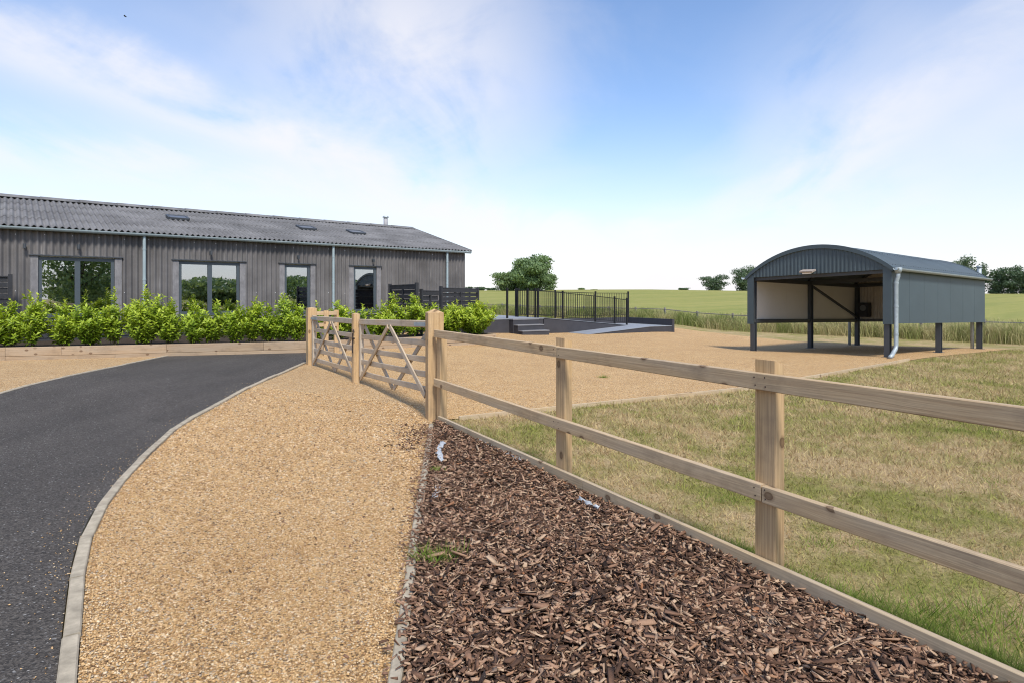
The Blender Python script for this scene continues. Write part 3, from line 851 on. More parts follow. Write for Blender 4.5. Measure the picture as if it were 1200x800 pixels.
# tall meadow grass along the field boundary
n = 105000
pp = rng.uniform(-46, 26, n); qq = rng.normal(0.35, .55, n)
X = B0[0] + TP[0] * pp + NQ[0] * qq; Y = B0[1] + TP[1] * pp + NQ[1] * qq
clump = .5 + .5 * np.sin(pp * 1.3 + 2 * np.sin(pp * .37)) * np.sin(qq * 2 + pp * .7)
h = rng.uniform(.25, .85, n) * (.68 + .45 * clump)
# rough strip: taller and greener where it meets the yard
blade_mesh('tall_meadow_grass', np.column_stack([X, Y, hgt(X, Y)]), h, rng.uniform(.004, .010, n), rng.uniform(.1, .9, n), (clump - .5) * .7 + .42 - .50 * ss((pp + 4) / 12), TALLG, True)
n = 30000
pp = rng.uniform(-46, 26, n); qq = rng.uniform(1.0, 14.0, n) ** 1.0
X = B0[0] + TP[0] * pp + NQ[0] * qq; Y = B0[1] + TP[1] * pp + NQ[1] * qq
blade_mesh('meadow_grass', np.column_stack([X, Y, hgt(X, Y)]), rng.uniform(.15, .42, n), rng.uniform(.006, .014, n), rng.uniform(.1, .5, n), rng.uniform(-.2, .3, n), TALLG, True)

# ------------------------------------------------------------------ post and rail fence
def v3(p, z): return V(p[0], p[1], z)
fence = thing('post_and_rail_fence', 'two-rail timber post fence between bark mulch and dry lawn', 'fence', v3(FA + FD * 2.55, 0))
fposts = [0.06, 2.55, 4.46, 6.38, 8.3]
for i, t in enumerate(fposts):
    c = FA + FD * t - FNRM * 0.005
    w, dp, ht = (0.125, 0.075, 1.12) if i else (0.10, 0.09, 1.02)
    a = c - FD * w / 2 + FNRM * dp / 2; b = c + FD * w / 2 + FNRM * dp / 2
    z0 = h1(*c) - 0.25
    # weathered top: slopes down away from the rails
    e = -FNRM * dp
    ch = .004
    poly = [a + FD * ch, b - FD * ch, b - FNRM * ch, b + e + FNRM * ch, b + e - FD * ch, a + e + FD * ch, a + e + FNRM * ch, a - FNRM * ch]
    mb = MB(); n8 = len(poly)
    bot = [v3(p, z0) for p in poly]
    top = [v3(p, ht + h1(*c) - 0.35 * max(0.0, float(np.dot(a - p, FNRM)))) for p in poly]
    vs = bot + top; fs = []; uvs = []; per = 0; off = random.random() * 40
    for k in range(n8):
        k2 = (k + 1) % n8; l = float(np.linalg.norm(poly[k2] - poly[k]))
        fs.append([k, k2, n8 + k2, n8 + k]); uvs.append([(0, off + per), (0, off + per + l), (1.3, off + per + l), (1.3, off + per)]); per += l
    fs.append(list(range(n8, 2 * n8))); uvs.append([(off + .2 * k, off) for k in range(n8)])
    mb.add(vs, fs, uvs); mb.build('post', WOOD_POST, fence, loc=v3(c, h1(*c)))
RT = 0.038
def rail(t0, t1, zc, dz0=0, dz1=0, hgt_=0.088):
    off = 0.0375 + RT / 2 - 0.005 + 0.001
    p0 = FA + FD * t0 + FNRM * off; p1 = FA + FD * t1 + FNRM * off
    o = MB().beam(v3(p0, zc + dz0), v3(p1, zc + dz1), RT, hgt_, Z, 0.004).build('rail', WOOD_FENCE, fence, loc=v3(p0, zc))
    return o
g = 0.004
rails = [(0.0, 2.55 - g, 1.015, .005, 0), (2.55 + g, 6.38 - g, 1.01, 0, 0), (6.38 + g, 8.4, 1.01, 0, 0),
         (0.0, 4.47 - g, 0.445, .02, -.01), (4.47 + g, 8.3 - g, 0.432, .0, -.01)]
for r_ in rails: rail(*r_)
# nail heads
for t, zc in ((2.55, 1.012), (4.46, 1.01), (2.55, .44), (4.46, .435), (6.38, 1.0), (6.38, .43)):
    for dx, dz in ((-.035, .02), (-.028, -.02), (.03, .024), (.034, -.022)):
        c = FA + FD * (t + dx) + FNRM * (0.0375 + RT - .0045)
        p = v3(c, zc + dz); MB().tube([p, p + V(FNRM[0], FNRM[1], 0) * .002], 0.0042, 6).build('nail_head', RUST, fence, loc=p)

# timber gravel board under the fence
board = thing('timber_gravel_board', 'low timber board edging between bark mulch and fence posts', 'edging', v3(FA, 0))
ts = [0.12, 2.9, 5.7, 8.6]
for a, b in zip(ts[:-1], ts[1:]):
    p0 = FA + FD * (a + .003) + FNRM * 0.056; p1 = FA + FD * (b - .003) + FNRM * 0.056
    MB().beam(v3(p0, 0.03), v3(p1, 0.028 + random.uniform(-.004, .004)), 0.032, 0.135, Z, 0.003).build('board', WOOD_EDGE, board, loc=v3(p0, 0))
# yard edging
ye = thing('timber_yard_edging', 'thin timber strip edging the orange gravel yard beside the lawn', 'edging', (-.6, 7.2, 0))
yl = [np.array(p) for p in ((-.62, 7.16), (3.56, 9.46), (7.97, 13.0), (8.95, 13.85))]
for a, b in zip(yl[:-1], yl[1:]):
    k = max(1, round(np.linalg.norm(b - a) / 2.4))
    for i in range(k):
        p = a + (b - a) * (i / k); q = a + (b - a) * ((i + 1) / k); d = (q - p) / np.linalg.norm(q - p)
        p = p + d * .003; q = q - d * .003
        MB().beam(v3(p, h1(*p) + .012), v3(q, h1(*q) + .012), .028, .09, Z, .003).build('board', WOOD_EDGE, ye, loc=v3(p, 0))

# ------------------------------------------------------------------ gates
def square_post(name, label, c, s, ht, zg, m, group, peak=0.05, rot=0.0):
    ca, sa = math.cos(rot), math.sin(rot)
    d = np.array([GD[0] * ca - GD[1] * sa, GD[0] * sa + GD[1] * ca]); n = np.array([-d[1], d[0]])
    t = thing(name, label, 'gate post', v3(c, zg), group)
    ch = 0.006; h = s / 2
    ring = [(-h + ch, -h), (h - ch, -h), (h, -h + ch), (h, h - ch), (h - ch, h), (-h + ch, h), (-h, h - ch), (-h, -h + ch)]
    P = [c + d * x + n * y for x, y in ring]
    vs = [v3(p, zg - .3) for p in P] + [v3(p, zg + ht - peak) for p in P] + [v3(c, zg + ht)]
    fs = []; uvs = []; per = 0; off = random.random() * 30
    for k in range(8):
        k2 = (k + 1) % 8; l = float(np.linalg.norm(P[k2] - P[k]))
        fs.append([k, k2, 8 + k2, 8 + k]); uvs.append([(0, off + per), (0, off + per + l), (ht, off + per + l), (ht, off + per)]); per += l
        fs.append([8 + k, 8 + k2, 16]); uvs.append([(off, per), (off, per + l), (off + .05, per)])
    MB().add(vs, fs, uvs).build('shaft', m, t)
    return t
GZ0, GZ1 = h1(*GATE0), h1(*GFAR)
GN = np.array([-0.848, -0.530])
gp0 = GATE0 - GD * 0.02
square_post('gate_post', 'thick square timber gate post with pyramid top joined to the rail fence', gp0, 0.185, 1.30, 0.0, WOOD_POST, 'square gate posts', .045, rot=R(-14))
far_c = GFAR - GD * 0.12
square_post('gate_post', 'square timber gate post standing at the corner of the asphalt drive', far_c, 0.17, 1.13, GZ1, WOOD_POST, 'square gate posts', .02)
mid_c = GATE0 - GD * 2.81 + GN * 0.05
MZ = h1(*mid_c)
square_post('gate_post', 'slim timber stop post where the two gate leaves meet, with an iron latch', mid_c, 0.10, 1.09, MZ, WOOD_POST, None, .015)

def gate(label, ha, hb, za, zb, flip):
    """five-bar leaf with diamond braces from hanging stile ha to meeting stile hb; za/zb = top-rail heights"""
    t = thing('five_bar_gate', label, 'gate', v3((ha + hb) / 2, 0), 'pair of timber field gates')
    D = hb - ha; L = float(np.linalg.norm(D)); d = D / L
    def P(s, z, off=0.0):
        q = ha + d * s + GN * off; zz = z + (za + (zb - za) * s / L - za)
        return v3(q, zz)
    m = WOOD_GATE
    H = za
    MB().beam(P(.045, H - .95), P(.045, H + .05), .07, .075, V(d[0], d[1], 0), .005).build('hanging_stile', m, t)
    MB().beam(P(L - .04, H - .84), P(L - .04, H + .03), .055, .07, V(d[0], d[1], 0), .005).build('meeting_stile', m, t)
    MB().beam(P(.0, H - .0), P(L, H - .0), .062, .085, Z, .006).build('top_rail', m, t)
    for k, dz in enumerate((.225, .425, .605, .785)):
        MB().beam(P(.08, H - dz), P(L - .07, H - dz), .024, .072, Z, .004).build('bar', m, t)
    zt, zb_ = H - .05, H - .86
    br = .024
    mid = L / 2
    for s0, z0, s1, z1, off in ((mid - .04, zt, .10, zb_ + .0, .030), (mid + .04, zt, L - .10, zb_ + .0, .030),
                                (.12, zt - .02, mid - .03, zb_ - .03, -.030), (L - .12, zt - .02, mid + .03, zb_ - .03, -.030)):
        MB().beam(P(s0, z0, off), P(s1, z1, off), .022, .066, V(GN[0], GN[1], 0).cross((P(s1, z1, off) - P(s0, z0, off))), .004).build('brace', m, t)
    st = MB(); st.beam(P(-.05, H - .005, .038), P(.42, H - .005, .038), .007, .045, Z, .001).build('hinge_strap', GALV, t)
    return t
d_in = -GD
gate('near timber gate leaf with diamond braces hung on the pyramid-topped post', GATE0 + d_in * .12, GATE0 + d_in * 2.73, 1.115, 1.05, False)
gate('far timber gate leaf with diamond braces hung beside the asphalt drive', GFAR + GD * .03, GATE0 + d_in * 2.89, 1.02, 1.05, True)
lt = MB()
p = mid_c + GN * .055 
lt.beam(v3(p + GD * .025, MZ + .78), v3(p + GD * .025, MZ + .48), .02, .02, V(1, 0, 0), .002)
lt.tube([v3(p + GD * .025, MZ + .70), v3(p + GD * .10, MZ + .70)], .012, 8); lt.tube([v3(p + GD * .025, MZ + .80), v3(p + GD * .06, MZ + .83), v3(p + GD * .09, MZ + .79)], .009, 8)
tag(lt.build('gate_latch', RUST, None, loc=v3(p, MZ + .6)), 'dark iron latch on the slim post between the gate leaves', 'latch')

# short fence by the planter
sf = thing('short_rail_fence', 'short pale timber fence of two posts beside the planter behind the gate', 'fence', (-4.3, 14.9, .1))
a = gp(382, 417); b = gp(394, 416); c0 = np.array([a[0] - .26, a[1] - .10])
for p, h in ((a, 1.02), (b, 1.03)):
    MB().beam(v3(p, .0), v3(p, .1 + h), .10, .075, V(FD[0], FD[1], 0), .004).build('post', WOOD_POST, sf)
for zz0 in (1.06, .80):
    MB().beam(v3(c0 + np.array([0, -.06]), zz0), v3(b + np.array([.03, -.06]), zz0), .035, .085, Z, .004).build('rail', WOOD_FENCE, sf)

# ------------------------------------------------------------------ long grey barn
C = np.array([-1.82, 24.2]); DB = np.array([0.774, 0.633]); NB = np.array([-0.633, 0.774])   # right front corner, along to the right, to the back
LEN = 18.3; HW = 4.4; EZ = 3.2; RZ = 4.47; GB = 0.08
def BP(s, off, z):
    """barn point: s metres left of the right-hand corner, off metres behind the front wall"""
    q = C - DB * s + NB * off
    return v3(q, z)
barn = thing('grey_barn', 'long low barn clad in weathered grey corrugated sheets with sheet roof', 'barn', BP(9, 4, GB))
WINS = [(13.34, 11.69, 2), (10.11, 8.44, 2), (7.07, 6.23, 1), (4.70, 3.84, 1)]
WT, WBOT = 2.45, 0.92
# inner lining wall with the openings
lin = MB()
edges = [LEN] + [e for s1, s0, _ in WINS for e in (s1 + .02, s0 - .02)] + [0.0]
def wbox(mb, s1, s0, z0, z1, o0, o1):
    P = [BP(s1, o0, z0), BP(s0, o0, z0), BP(s0, o1, z0), BP(s1, o1, z0)]
    mb.extrude(P, Z * (z1 - z0))
for i in range(0, len(edges), 2): wbox(lin, edges[i], edges[i + 1], GB, EZ - .06, .072, .20)
for s1, s0, _ in WINS:
    wbox(lin, s1 + .02, s0 - .02, GB, WBOT - .01, .072, .20); wbox(lin, s1 + .02, s0 - .02, WT + .01, EZ - .06, .072, .20)
wall = lin.build('wall', PLASTER, barn)
ow = MB()
wbox(ow, LEN, LEN - .12, GB, EZ - .05, .21, 2 * HW); wbox(ow, .12, 0, GB, EZ - .05, .21, 2 * HW); wbox(ow, LEN, 0, GB, EZ - .05, 2 * HW, 2 * HW + .1)
for s in (0.0, LEN - .1):
    ow.extrude([BP(s, .1, EZ - .04), BP(s, 2 * HW, EZ - .04), BP(s, HW, RZ - .06)], v3(-DB * .1, 0))
ow.build('end_wall', WALLCEM, barn)
fl = MB(); wbox(fl, LEN - .15, .15, .45, .55, .22, 2 * HW - .02); fl.build('floor_slab', DARKIN, barn)
pt = MB()
wbox(pt, LEN - .2, .2, .55, 3.0, 3.6, 3.7)
for s in (11.2, 7.8, 5.4): wbox(pt, s, s - .1, .55, 3.0, .25, 3.6)
pt.build('partition', PLASTER, barn)
cb = MB(); wbox(cb, LEN - .2, .2, 3.02, 3.06, .22, 2 * HW - .02); cb.build('ceiling', PLASTER, barn)
# corrugated wall sheets
PITCH, AMP = 0.146, 0.030
def corr_sheet(s1, s0, z0, z1, name, m, parent, off0=.028, amp=AMP, seg=8):
    n = max(2, int(round((s1 - s0) / PITCH * seg))); vs = []; fs = []
    for i in range(n + 1):
        s = s0 + (s1 - s0) * i / n; o = off0 + amp * math.cos(2 * math.pi * s / PITCH)
        vs += [BP(s, o, z0), BP(s, o, z1), BP(s, o + .007, z0), BP(s, o + .007, z1)]
    for i in range(n):
        a, b = i * 4, i * 4 + 4
        fs += [[a, a + 1, b + 1, b], [a + 2, b + 2, b + 3, a + 3]]
    return MB().add(vs, fs).build(name, m, parent, True, loc=BP((s1 + s0) / 2, 0, z0))
def sheets_between(s1, s0, z0, z1):
    k = max(1, math.ceil((s1 - s0) / 1.05 - .05)); w = (s1 - s0) / k
    for i in range(k): corr_sheet(s0 + (i + 1) * w - .002, s0 + i * w, z0, z1 + random.uniform(-.004, .004), 'cladding_sheet', WALLCEM, wall, off0=.026 + random.uniform(-.003, .003))
FLK = 0.17
cuts = [LEN] + [e for s1, s0, _ in WINS for e in (s1 + FLK, s0 - FLK)] + [0.0]
for i in range(0, len(cuts), 2): sheets_between(cuts[i], cuts[i + 1], .84, EZ - .08)
for s1, s0, _ in WINS: sheets_between(s1 + FLK - .003, s0 - FLK + .003, WT + .06, EZ - .08)
# flat side panels, lintel flashing, window units, wall lights
for i, (s1, s0, nl) in enumerate(WINS):
    for a, b in ((s1 + FLK, s1 + .005), (s0 - .005, s0 - FLK)):
        m_ = MB(); wbox(m_, a, b, .84, WT + .03, .008, .05); m_.build('side_panel', FLATPAN, wall)
    m_ = MB(); m_.extrude([BP(s1 + FLK + .03, -.035, WT + .035), BP(s1 + FLK + .03, -.035, WT + .05), BP(s1 + FLK + .03, .052, WT + .075), BP(s1 + FLK + .03, .052, WT + .035)], BP(s0 - FLK - .03, 0, 0) - BP(s1 + FLK + .03, 0, 0))
    m_.build('lintel_flashing', DKGREY, wall)
    m_ = MB(); f = .075
    o0, o1 = .05, .13
    wbox(m_, s1, s1 - f, WBOT, WT, o0, o1); wbox(m_, s0 + f, s0, WBOT, WT, o0, o1)
    wbox(m_, s1 - f, s0 + f, WT - f, WT, o0, o1); wbox(m_, s1 - f, s0 + f, WBOT, WBOT + f, o0, o1)
    if nl == 2:
        mm = (s1 + s0) / 2; wbox(m_, mm + .06, mm - .06, WBOT + f, WT - f, o0 + .002, o1 - .002)
    win = m_.build('window', WINFRAME, barn, loc=BP((s1 + s0) / 2, .1, WBOT))
    spans = [(s1 - f, s0 + f)] if nl == 1 else [(s1 - f, mm + .06), (mm - .06, s0 + f)]
    for a, b in spans:
        m_ = MB(); wbox(m_, a - .002, b + .002, WBOT + f + .002, WT - f - .002, .088, .094); m_.build('pane', GLASS, win)
    m_ = MB(); wbox(m_, s1 + .02, s0 - .02, WBOT - .05, WBOT - .004, -.03, .06); m_.build('sill', WINFRAME, win)
lights = [(13.62, 2.72), (12.50, 2.76), (9.27, 2.74), (6.65, 2.72), (4.0, 2.70)]
for s, z in lights:
    m_ = MB(); m_.box(BP(s, -.008, z), .07, .02, .10, DB, .004); m_.tube([BP(s, -.02, z), BP(s, -.09, z + .01)], .012, 6)
    m_.tube([BP(s, -.09, z + .05), BP(s, -.09, z - .07)], [.035, .035], 8)
    m_.build('wall_light', DKGREY, barn, loc=BP(s, 0, z))
# plinth: horizontal black boards and a grey drip strip
m_ = MB(); m_.extrude([BP(LEN, -.06, .80), BP(LEN, -.06, .825), BP(LEN, .05, .85), BP(LEN, .05, .80)], BP(0, 0, 0) - BP(LEN, 0, 0)); m_.build('drip_strip', FLATPAN, wall)
for k in range(5):
    z0 = GB + .0 + k * .145
    for a, b in ((LEN, 13.7), (13.69, 9.1), (9.09, 4.5), (4.49, 0)):
        m_ = MB(); m_.extrude([BP(a, -.045, z0), BP(a, -.030, z0 + .14), BP(a, .055, z0 + .14), BP(a, .055, z0)], BP(b, 0, 0) - BP(a, 0, 0)); m_.build('plinth_board', BLKWOOD, wall)
# fixings
m_ = MB()
for s in np.arange(.3, LEN, .584):
    for z in (1.55, 3.02):
        if any(s0 - .15 < s < s1 + .15 and z < WT for s1, s0, _ in WINS): continue
        ss_ = round(s / PITCH) * PITCH + PITCH / 2; p = BP(ss_ + 0, .003, z + random.uniform(-.03, .03))
        m_.tube([p, BP(ss_, -.012, p.z)], .012, 6)
stuff(m_.build('fixing', FIXW, barn))
# roof: underlay, sheets, ridge caps
OV = 0.14
slope = Vector((NB[0] * (HW + OV), NB[1] * (HW + OV), RZ - EZ)); SL = slope.length; su = slope / SL
sn = Vector((-NB[0] * su.z, -NB[1] * su.z, math.hypot(su.x, su.y)))
slopeb = Vector((-NB[0] * (HW + OV), -NB[1] * (HW + OV), RZ - EZ)); sub = slopeb / SL
snb = Vector((NB[0] * sub.z, NB[1] * sub.z, math.hypot(sub.x, sub.y)))
und = MB()
e0 = BP(-.1, -.02, EZ - .03); r0 = BP(-.1, HW, RZ - .05); b0 = BP(-.1, 2 * HW + .02, EZ - .03)
ln = BP(LEN + .1, 0, 0) - BP(-.1, 0, 0)
und.extrude([e0, r0, b0, b0 - Z * .04, r0 - Z * .05, e0 - Z * .04], ln)
roof = und.build('roof', BLKWOOD, barn)
SHW = PITCH * 7; NSH = 18; S0 = -0.146
def roof_sheet_mesh(u, nrm, length):
    vs = []; fs = []; seg = 8; n = 7 * seg
    for i in range(n + 1):
        s = SHW * i / n * 1.012; o = .030 * math.cos(2 * math.pi * s / PITCH)
        base = Vector((-DB[0] * s, -DB[1] * s, 0))
        for k, (t, lift) in enumerate(((0, .014), (length, 0.0))):
            p = base + u * t + nrm * (o + lift); vs += [p, p - nrm * .0075]
    for i in range(n):
        a, b = i * 4, i * 4 + 4
        fs += [[a, b, b + 2, a + 2], [a + 1, a + 3, b + 3, b + 1]]
    nv = len(vs)
    for i in range(n + 1): vs += [vs[i * 4], vs[i * 4 + 1]]
    for i in range(n): fs.append([nv + i * 2, nv + i * 2 + 1, nv + i * 2 + 3, nv + i * 2 + 2])
    me = MB().add(vs, fs).mesh('roof_sheet', True); me.materials.append(ROOFCEM); return me
NC = 4; step = SL / NC
mf = roof_sheet_mesh(su, sn, step + .07); mbk = roof_sheet_mesh(sub, snb, step + .07)
lines = []
for i in range(NSH):
    for k in range(NC):
        p = BP(S0 + i * SHW, -OV, EZ) + su * (k * step - .0) + sn * (.01)
        link('roof_sheet', mf, ROOFCEM, roof, p)
        p = BP(S0 + i * SHW, 2 * HW + OV, EZ) + sub * (k * step) + snb * .01
        link('roof_sheet', mbk, ROOFCEM, roof, p)
capm = MB()
prof = []
for a in np.linspace(-1, 1, 9):
    prof.append((a * .30, -abs(a) * .30 * (RZ - EZ) / (HW + OV) + .055 + .03 * (1 - abs(a)) ** .5 * 1.0))
L0 = 1.06
pts = []
for end, lift in ((0, 0.0), (1, .012)):
    for x, z in prof: pts.append(Vector((-DB[0] * L0 * end + NB[0] * x, -DB[1] * L0 * end + NB[1] * x, z + lift)))
nP = len(prof)
fs = [[k, k + 1, nP + k + 1, nP + k] for k in range(nP - 1)]
capm.add(pts, fs); cme = capm.mesh('ridge_cap', True); cme.materials.append(ROOFCEM)
for i in range(NSH):
    o = link('ridge_cap', cme, ROOFCEM, roof, BP(S0 + i * SHW, HW, RZ))
    md = o.modifiers.new('thick', 'SOLIDIFY'); md.thickness = .012
# verge board at the right end
m_ = MB()
for u0, n0, st_ in ((su, sn, -OV), (sub, snb, 2 * HW + OV)):
    p = BP(-.17, st_, EZ); m_.beam(p + n0 * .015, p + u0 * SL + n0 * .015, .03, .09, n0, .003)
m_.build('verge', ROOFCEM, roof)
# roof windows
for s, t in ((9.95, 2.5), (5.78, 2.3), (3.92, 2.1)):
    b = BP(s, -OV, EZ) + su * t + sn * .04
    w, l = .55, .50
    m_ = MB()
    for a0, a1 in (((0, 0), (w, 0)), ((0, l), (w, l)), ((0, 0), (0, l)), ((w, 0), (w, l))):
        m_.beam(b + v3(DB * a0[0], 0) + su * a0[1] + sn * .025, b + v3(DB * a1[0], 0) + su * a1[1] + sn * .025, .07, .075, sn, .004)
    rw = m_.build('roof_window', DKGREY, roof, loc=b)
    m_ = MB(); m_.extrude([b + sn * .03, b + v3(DB * w, 0) + sn * .03, b + v3(DB * w, 0) + su * l + sn * .03, b + su * l + sn * .03], sn * .02)
    m_.build('roof_glass', ROOFGL, roof, loc=b)
# flue
fb = BP(1.0, HW + .35, 4.22)
m_ = MB(); m_.tube([fb, fb + Z * .66], .095, 14); flue = m_.build('flue', FLUE, barn, True, loc=fb)
m_ = MB(); m_.tube([fb + Z * .70, fb + Z * .76], [.14, .12], 14); m_.tube([fb + Z * .62, fb + Z * .71], .07, 8); m_.build('cowl', GALV, flue)
# gutter and downpipes
gpts = []
m_ = MB(); prof = [(-.075 * math.cos(t), -.075 * math.sin(t)) for t in np.linspace(0, math.pi, 9)]
prof = [(x, z) for x, z in prof] + [(x * .92, z * .92 + .001) for x, z in prof[::-1]]
g0 = BP(-.12, -OV - .02, EZ - .015)
m_.extrude([g0 + v3(NB * x, 0) + Z * z for x, z in prof], BP(LEN, 0, 0) - BP(-.12, 0, 0) - Z * .0)
m_.build('gutter', GUTTER, barn)
for s in (11.0, 5.49, .94, 16.6):
    m_ = MB(); m_.tube([BP(s, -.11, EZ - .06), BP(s, -.11, EZ - .2), BP(s, -.11, 1.2), BP(s, -.11, .16), BP(s, -.16, .10)], .043, 10)
    dp = m_.build('downpipe', GUTTER, barn, True, loc=BP(s, -.06, GB))
    for z in (1.0, 1.9, 2.75): MB().tube([BP(s, -.11, z - .02), BP(s, -.11, z + .02)], .049, 10).build('bracket', GUTTER, dp)
m_ = MB(); m_.box(BP(-.11, .9, EZ - .30), .2, .16, .17, DB, .006); m_.build('purlin_end', DKGREY, barn)

# ------------------------------------------------------------------ planter bed of sleepers
SLH, SLT = 0.185, 0.10
bed = thing('sleeper_planter', 'long low planter bed of pale timber sleepers in front of the grey barn', 'planter', v3(BEDF[2], .1))
for course in range(2):
    for si in range(3):
        a, b = BEDF[si], BEDF[si + 1]; L = float(np.linalg.norm(b - a)); d = (b - a) / L; n = np.array([-d[1], d[0]])
        k = max(1, round(L / 2.4)); off = (.5 if course else 0)
        cutp = [0] + [(i + off) * L / k for i in range(0 if course else 1, k)] + [L]
        for x0, x1 in zip(cutp[:-1], cutp[1:]):
            p = a + d * (x0 + .003) + n * (.05 + random.uniform(-.004, .004)); q = a + d * (x1 - .003) + n * (.05 + random.uniform(-.004, .004))
            hp, hq = (h1(*p), h1(*q))
            zc = -.095 + SLH / 2 + course * (SLH + .003)
            MB().beam(v3(p, hp + zc), v3(q, hq + zc), SLT, SLH, Z, .007).build('sleeper', WOOD_BED, bed, loc=v3(p, hp))
a = BEDF[3]; b = a + np.array([-.9, 1.25])
for course in range(2):
    zc = .1 - .095 + SLH / 2 + course * (SLH + .003)
    MB().beam(v3(a + np.array([-.05, .08]), zc), v3(b, zc), SLT, SLH, Z, .007).build('sleeper', WOOD_BED, bed, loc=v3(a, .1))
sb = [p + np.array([-.03, .07]) for p in BEDF]
soil_poly = [tuple(p) for p in sb] + [tuple(b), (-3.9, 18.0)] + [tuple((C - DB * 8 - NB * .3)), tuple(C - DB * 18 - NB * .3)]
so_ = sheet('planter_soil', soil_poly, .7, .215, SOIL)

# ------------------------------------------------------------------ laurels
def laurel(label, c, zb, ht, wd, dens=1.0, group=None):
    t = thing('laurel_shrub', label, 'shrub', v3(c, zb), group)
    nst = max(6, int(11 * wd / .7 * dens)); stems = MB(); LV = []; TIPS = []
    for k in range(nst):
        ang = random.uniform(0, 6.283); rr = wd * .5 * math.sqrt(random.random())
        hh = ht * (1.0 - .38 * (rr / (wd * .5)) ** 1.5) * random.uniform(.72, 1.02)
        if k == 0: rr *= .3; hh = ht
        b = Vector((random.uniform(-.07, .07), random.uniform(-.07, .07), 0))
        e = Vector((math.cos(ang) * rr, math.sin(ang) * rr * .85, hh))
        m1 = b.lerp(e, .45) + Vector((math.cos(ang), math.sin(ang), 0)) * rr * .25
        pts = [((1 - s) ** 2) * b + 2 * s * (1 - s) * m1 + s * s * e for s in np.linspace(0, 1, 7).tolist()]
        stems.tube([p + V(c[0], c[1], zb) for p in pts], [.009 - .001 * i for i in range(7)], 5)
        # side shoots
        shoots = [(pts, .12)]
        for j in range(int(6 * dens) + 3):
            s = random.uniform(.12, .88); i = int(s * 6); p0 = pts[i].lerp(pts[min(i + 1, 6)], s * 6 - i)
            a2 = random.uniform(0, 6.283); l2 = random.uniform(.16, .34) * (1.15 - .5 * s) * (.7 + .5 * wd)
            e2 = p0 + Vector((math.cos(a2) * l2 * .8, math.sin(a2) * l2 * .8, l2 * random.uniform(.45, 1.0)))
            mm = p0.lerp(e2, .5) + Vector((math.cos(a2), math.sin(a2), 0)) * .03
            sh = [((1 - s2) ** 2) * p0 + 2 * s2 * (1 - s2) * mm + s2 * s2 * e2 for s2 in np.linspace(0, 1, 4).tolist()]
            shoots.append((sh, 0.0))
        for sh, st0 in shoots:
            seg = len(sh) - 1; L = sum((sh[i + 1] - sh[i]).length for i in range(seg)); nl = max(5, int(L / .022))
            ph = random.uniform(0, 6.28)
            for i in range(nl):
                s = st0 + (1 - st0) * (i + random.random() * .6) / nl
                if s > 1: s = 1
                x = s * seg; k0 = min(int(x), seg - 1); p = sh[k0].lerp(sh[k0 + 1], x - k0)
                ax = (sh[k0 + 1] - sh[k0]).normalized(); ph += 2.4
                o1 = ax.orthogonal().normalized(); o2 = ax.cross(o1)
                out = o1 * math.cos(ph) + o2 * math.sin(ph)
                lift = .35 + .75 * s
                dr = (out + ax * lift + Vector((0, 0, random.uniform(-.25, .2)))).normalized()
                ll = random.uniform(.085, .14) * (1.05 - .25 * s)
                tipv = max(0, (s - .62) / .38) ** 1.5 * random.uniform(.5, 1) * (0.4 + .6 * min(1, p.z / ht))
                LV.append((p, dr, ax, ll, tipv))
    n = len(LV)
    Pn = np.array([l[0] for l in LV]); Dn = np.array([l[1] for l in LV]); An = np.array([l[2] for l in LV]); Ln = np.array([l[3] for l in LV])
    S = np.cross(Dn, An); S /= np.maximum(np.linalg.norm(S, axis=1, keepdims=True), 1e-6); N = np.cross(S, Dn)
    wl = Ln * rng.uniform(.19, .26, n); up = Ln * .10
    base = Pn; m1 = Pn + Dn * (Ln * .45)[:, None]; tip = Pn + Dn * Ln[:, None] - N * (Ln * .14)[:, None]
    lft = m1 + S * wl[:, None] + N * up[:, None]; rgt = m1 - S * wl[:, None] + N * up[:, None]
    vs = np.stack([base, rgt, m1, lft, tip], 1)
    tri = np.array([[0, 1, 2], [0, 2, 3], [1, 4, 2], [2, 4, 3]])
    F = (tri[None] + (np.arange(n) * 5)[:, None, None]).reshape(-1, 3)
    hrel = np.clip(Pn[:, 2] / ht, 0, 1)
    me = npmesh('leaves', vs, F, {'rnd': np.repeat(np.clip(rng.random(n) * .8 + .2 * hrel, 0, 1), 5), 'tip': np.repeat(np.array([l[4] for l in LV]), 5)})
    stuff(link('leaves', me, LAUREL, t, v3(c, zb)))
    stems.build('stems', STEM, t, True)
    return t
def bedpoint(u, back):
    k = (u - 600) / 720.0
    for a, b in zip(BEDF[:-1], BEDF[1:]):
        d = b - a
        den_ = d[0] - k * d[1]; t = (k * a[1] - a[0]) / den_
        if -.01 <= t <= 1.01 or b is BEDF[-1]:
            L = np.linalg.norm(d); nn = np.array([-d[1], d[0]]) / L
            q = a + d * t
            ray = np.array([k, 1.0]) / math.hypot(k, 1)
            return q + ray * back / max(.3, abs(float(np.dot(ray, nn))))
GRP = 'laurels along the sleeper planter'
LAB = 'bright green laurel shrub in the sleeper planter before the barn'
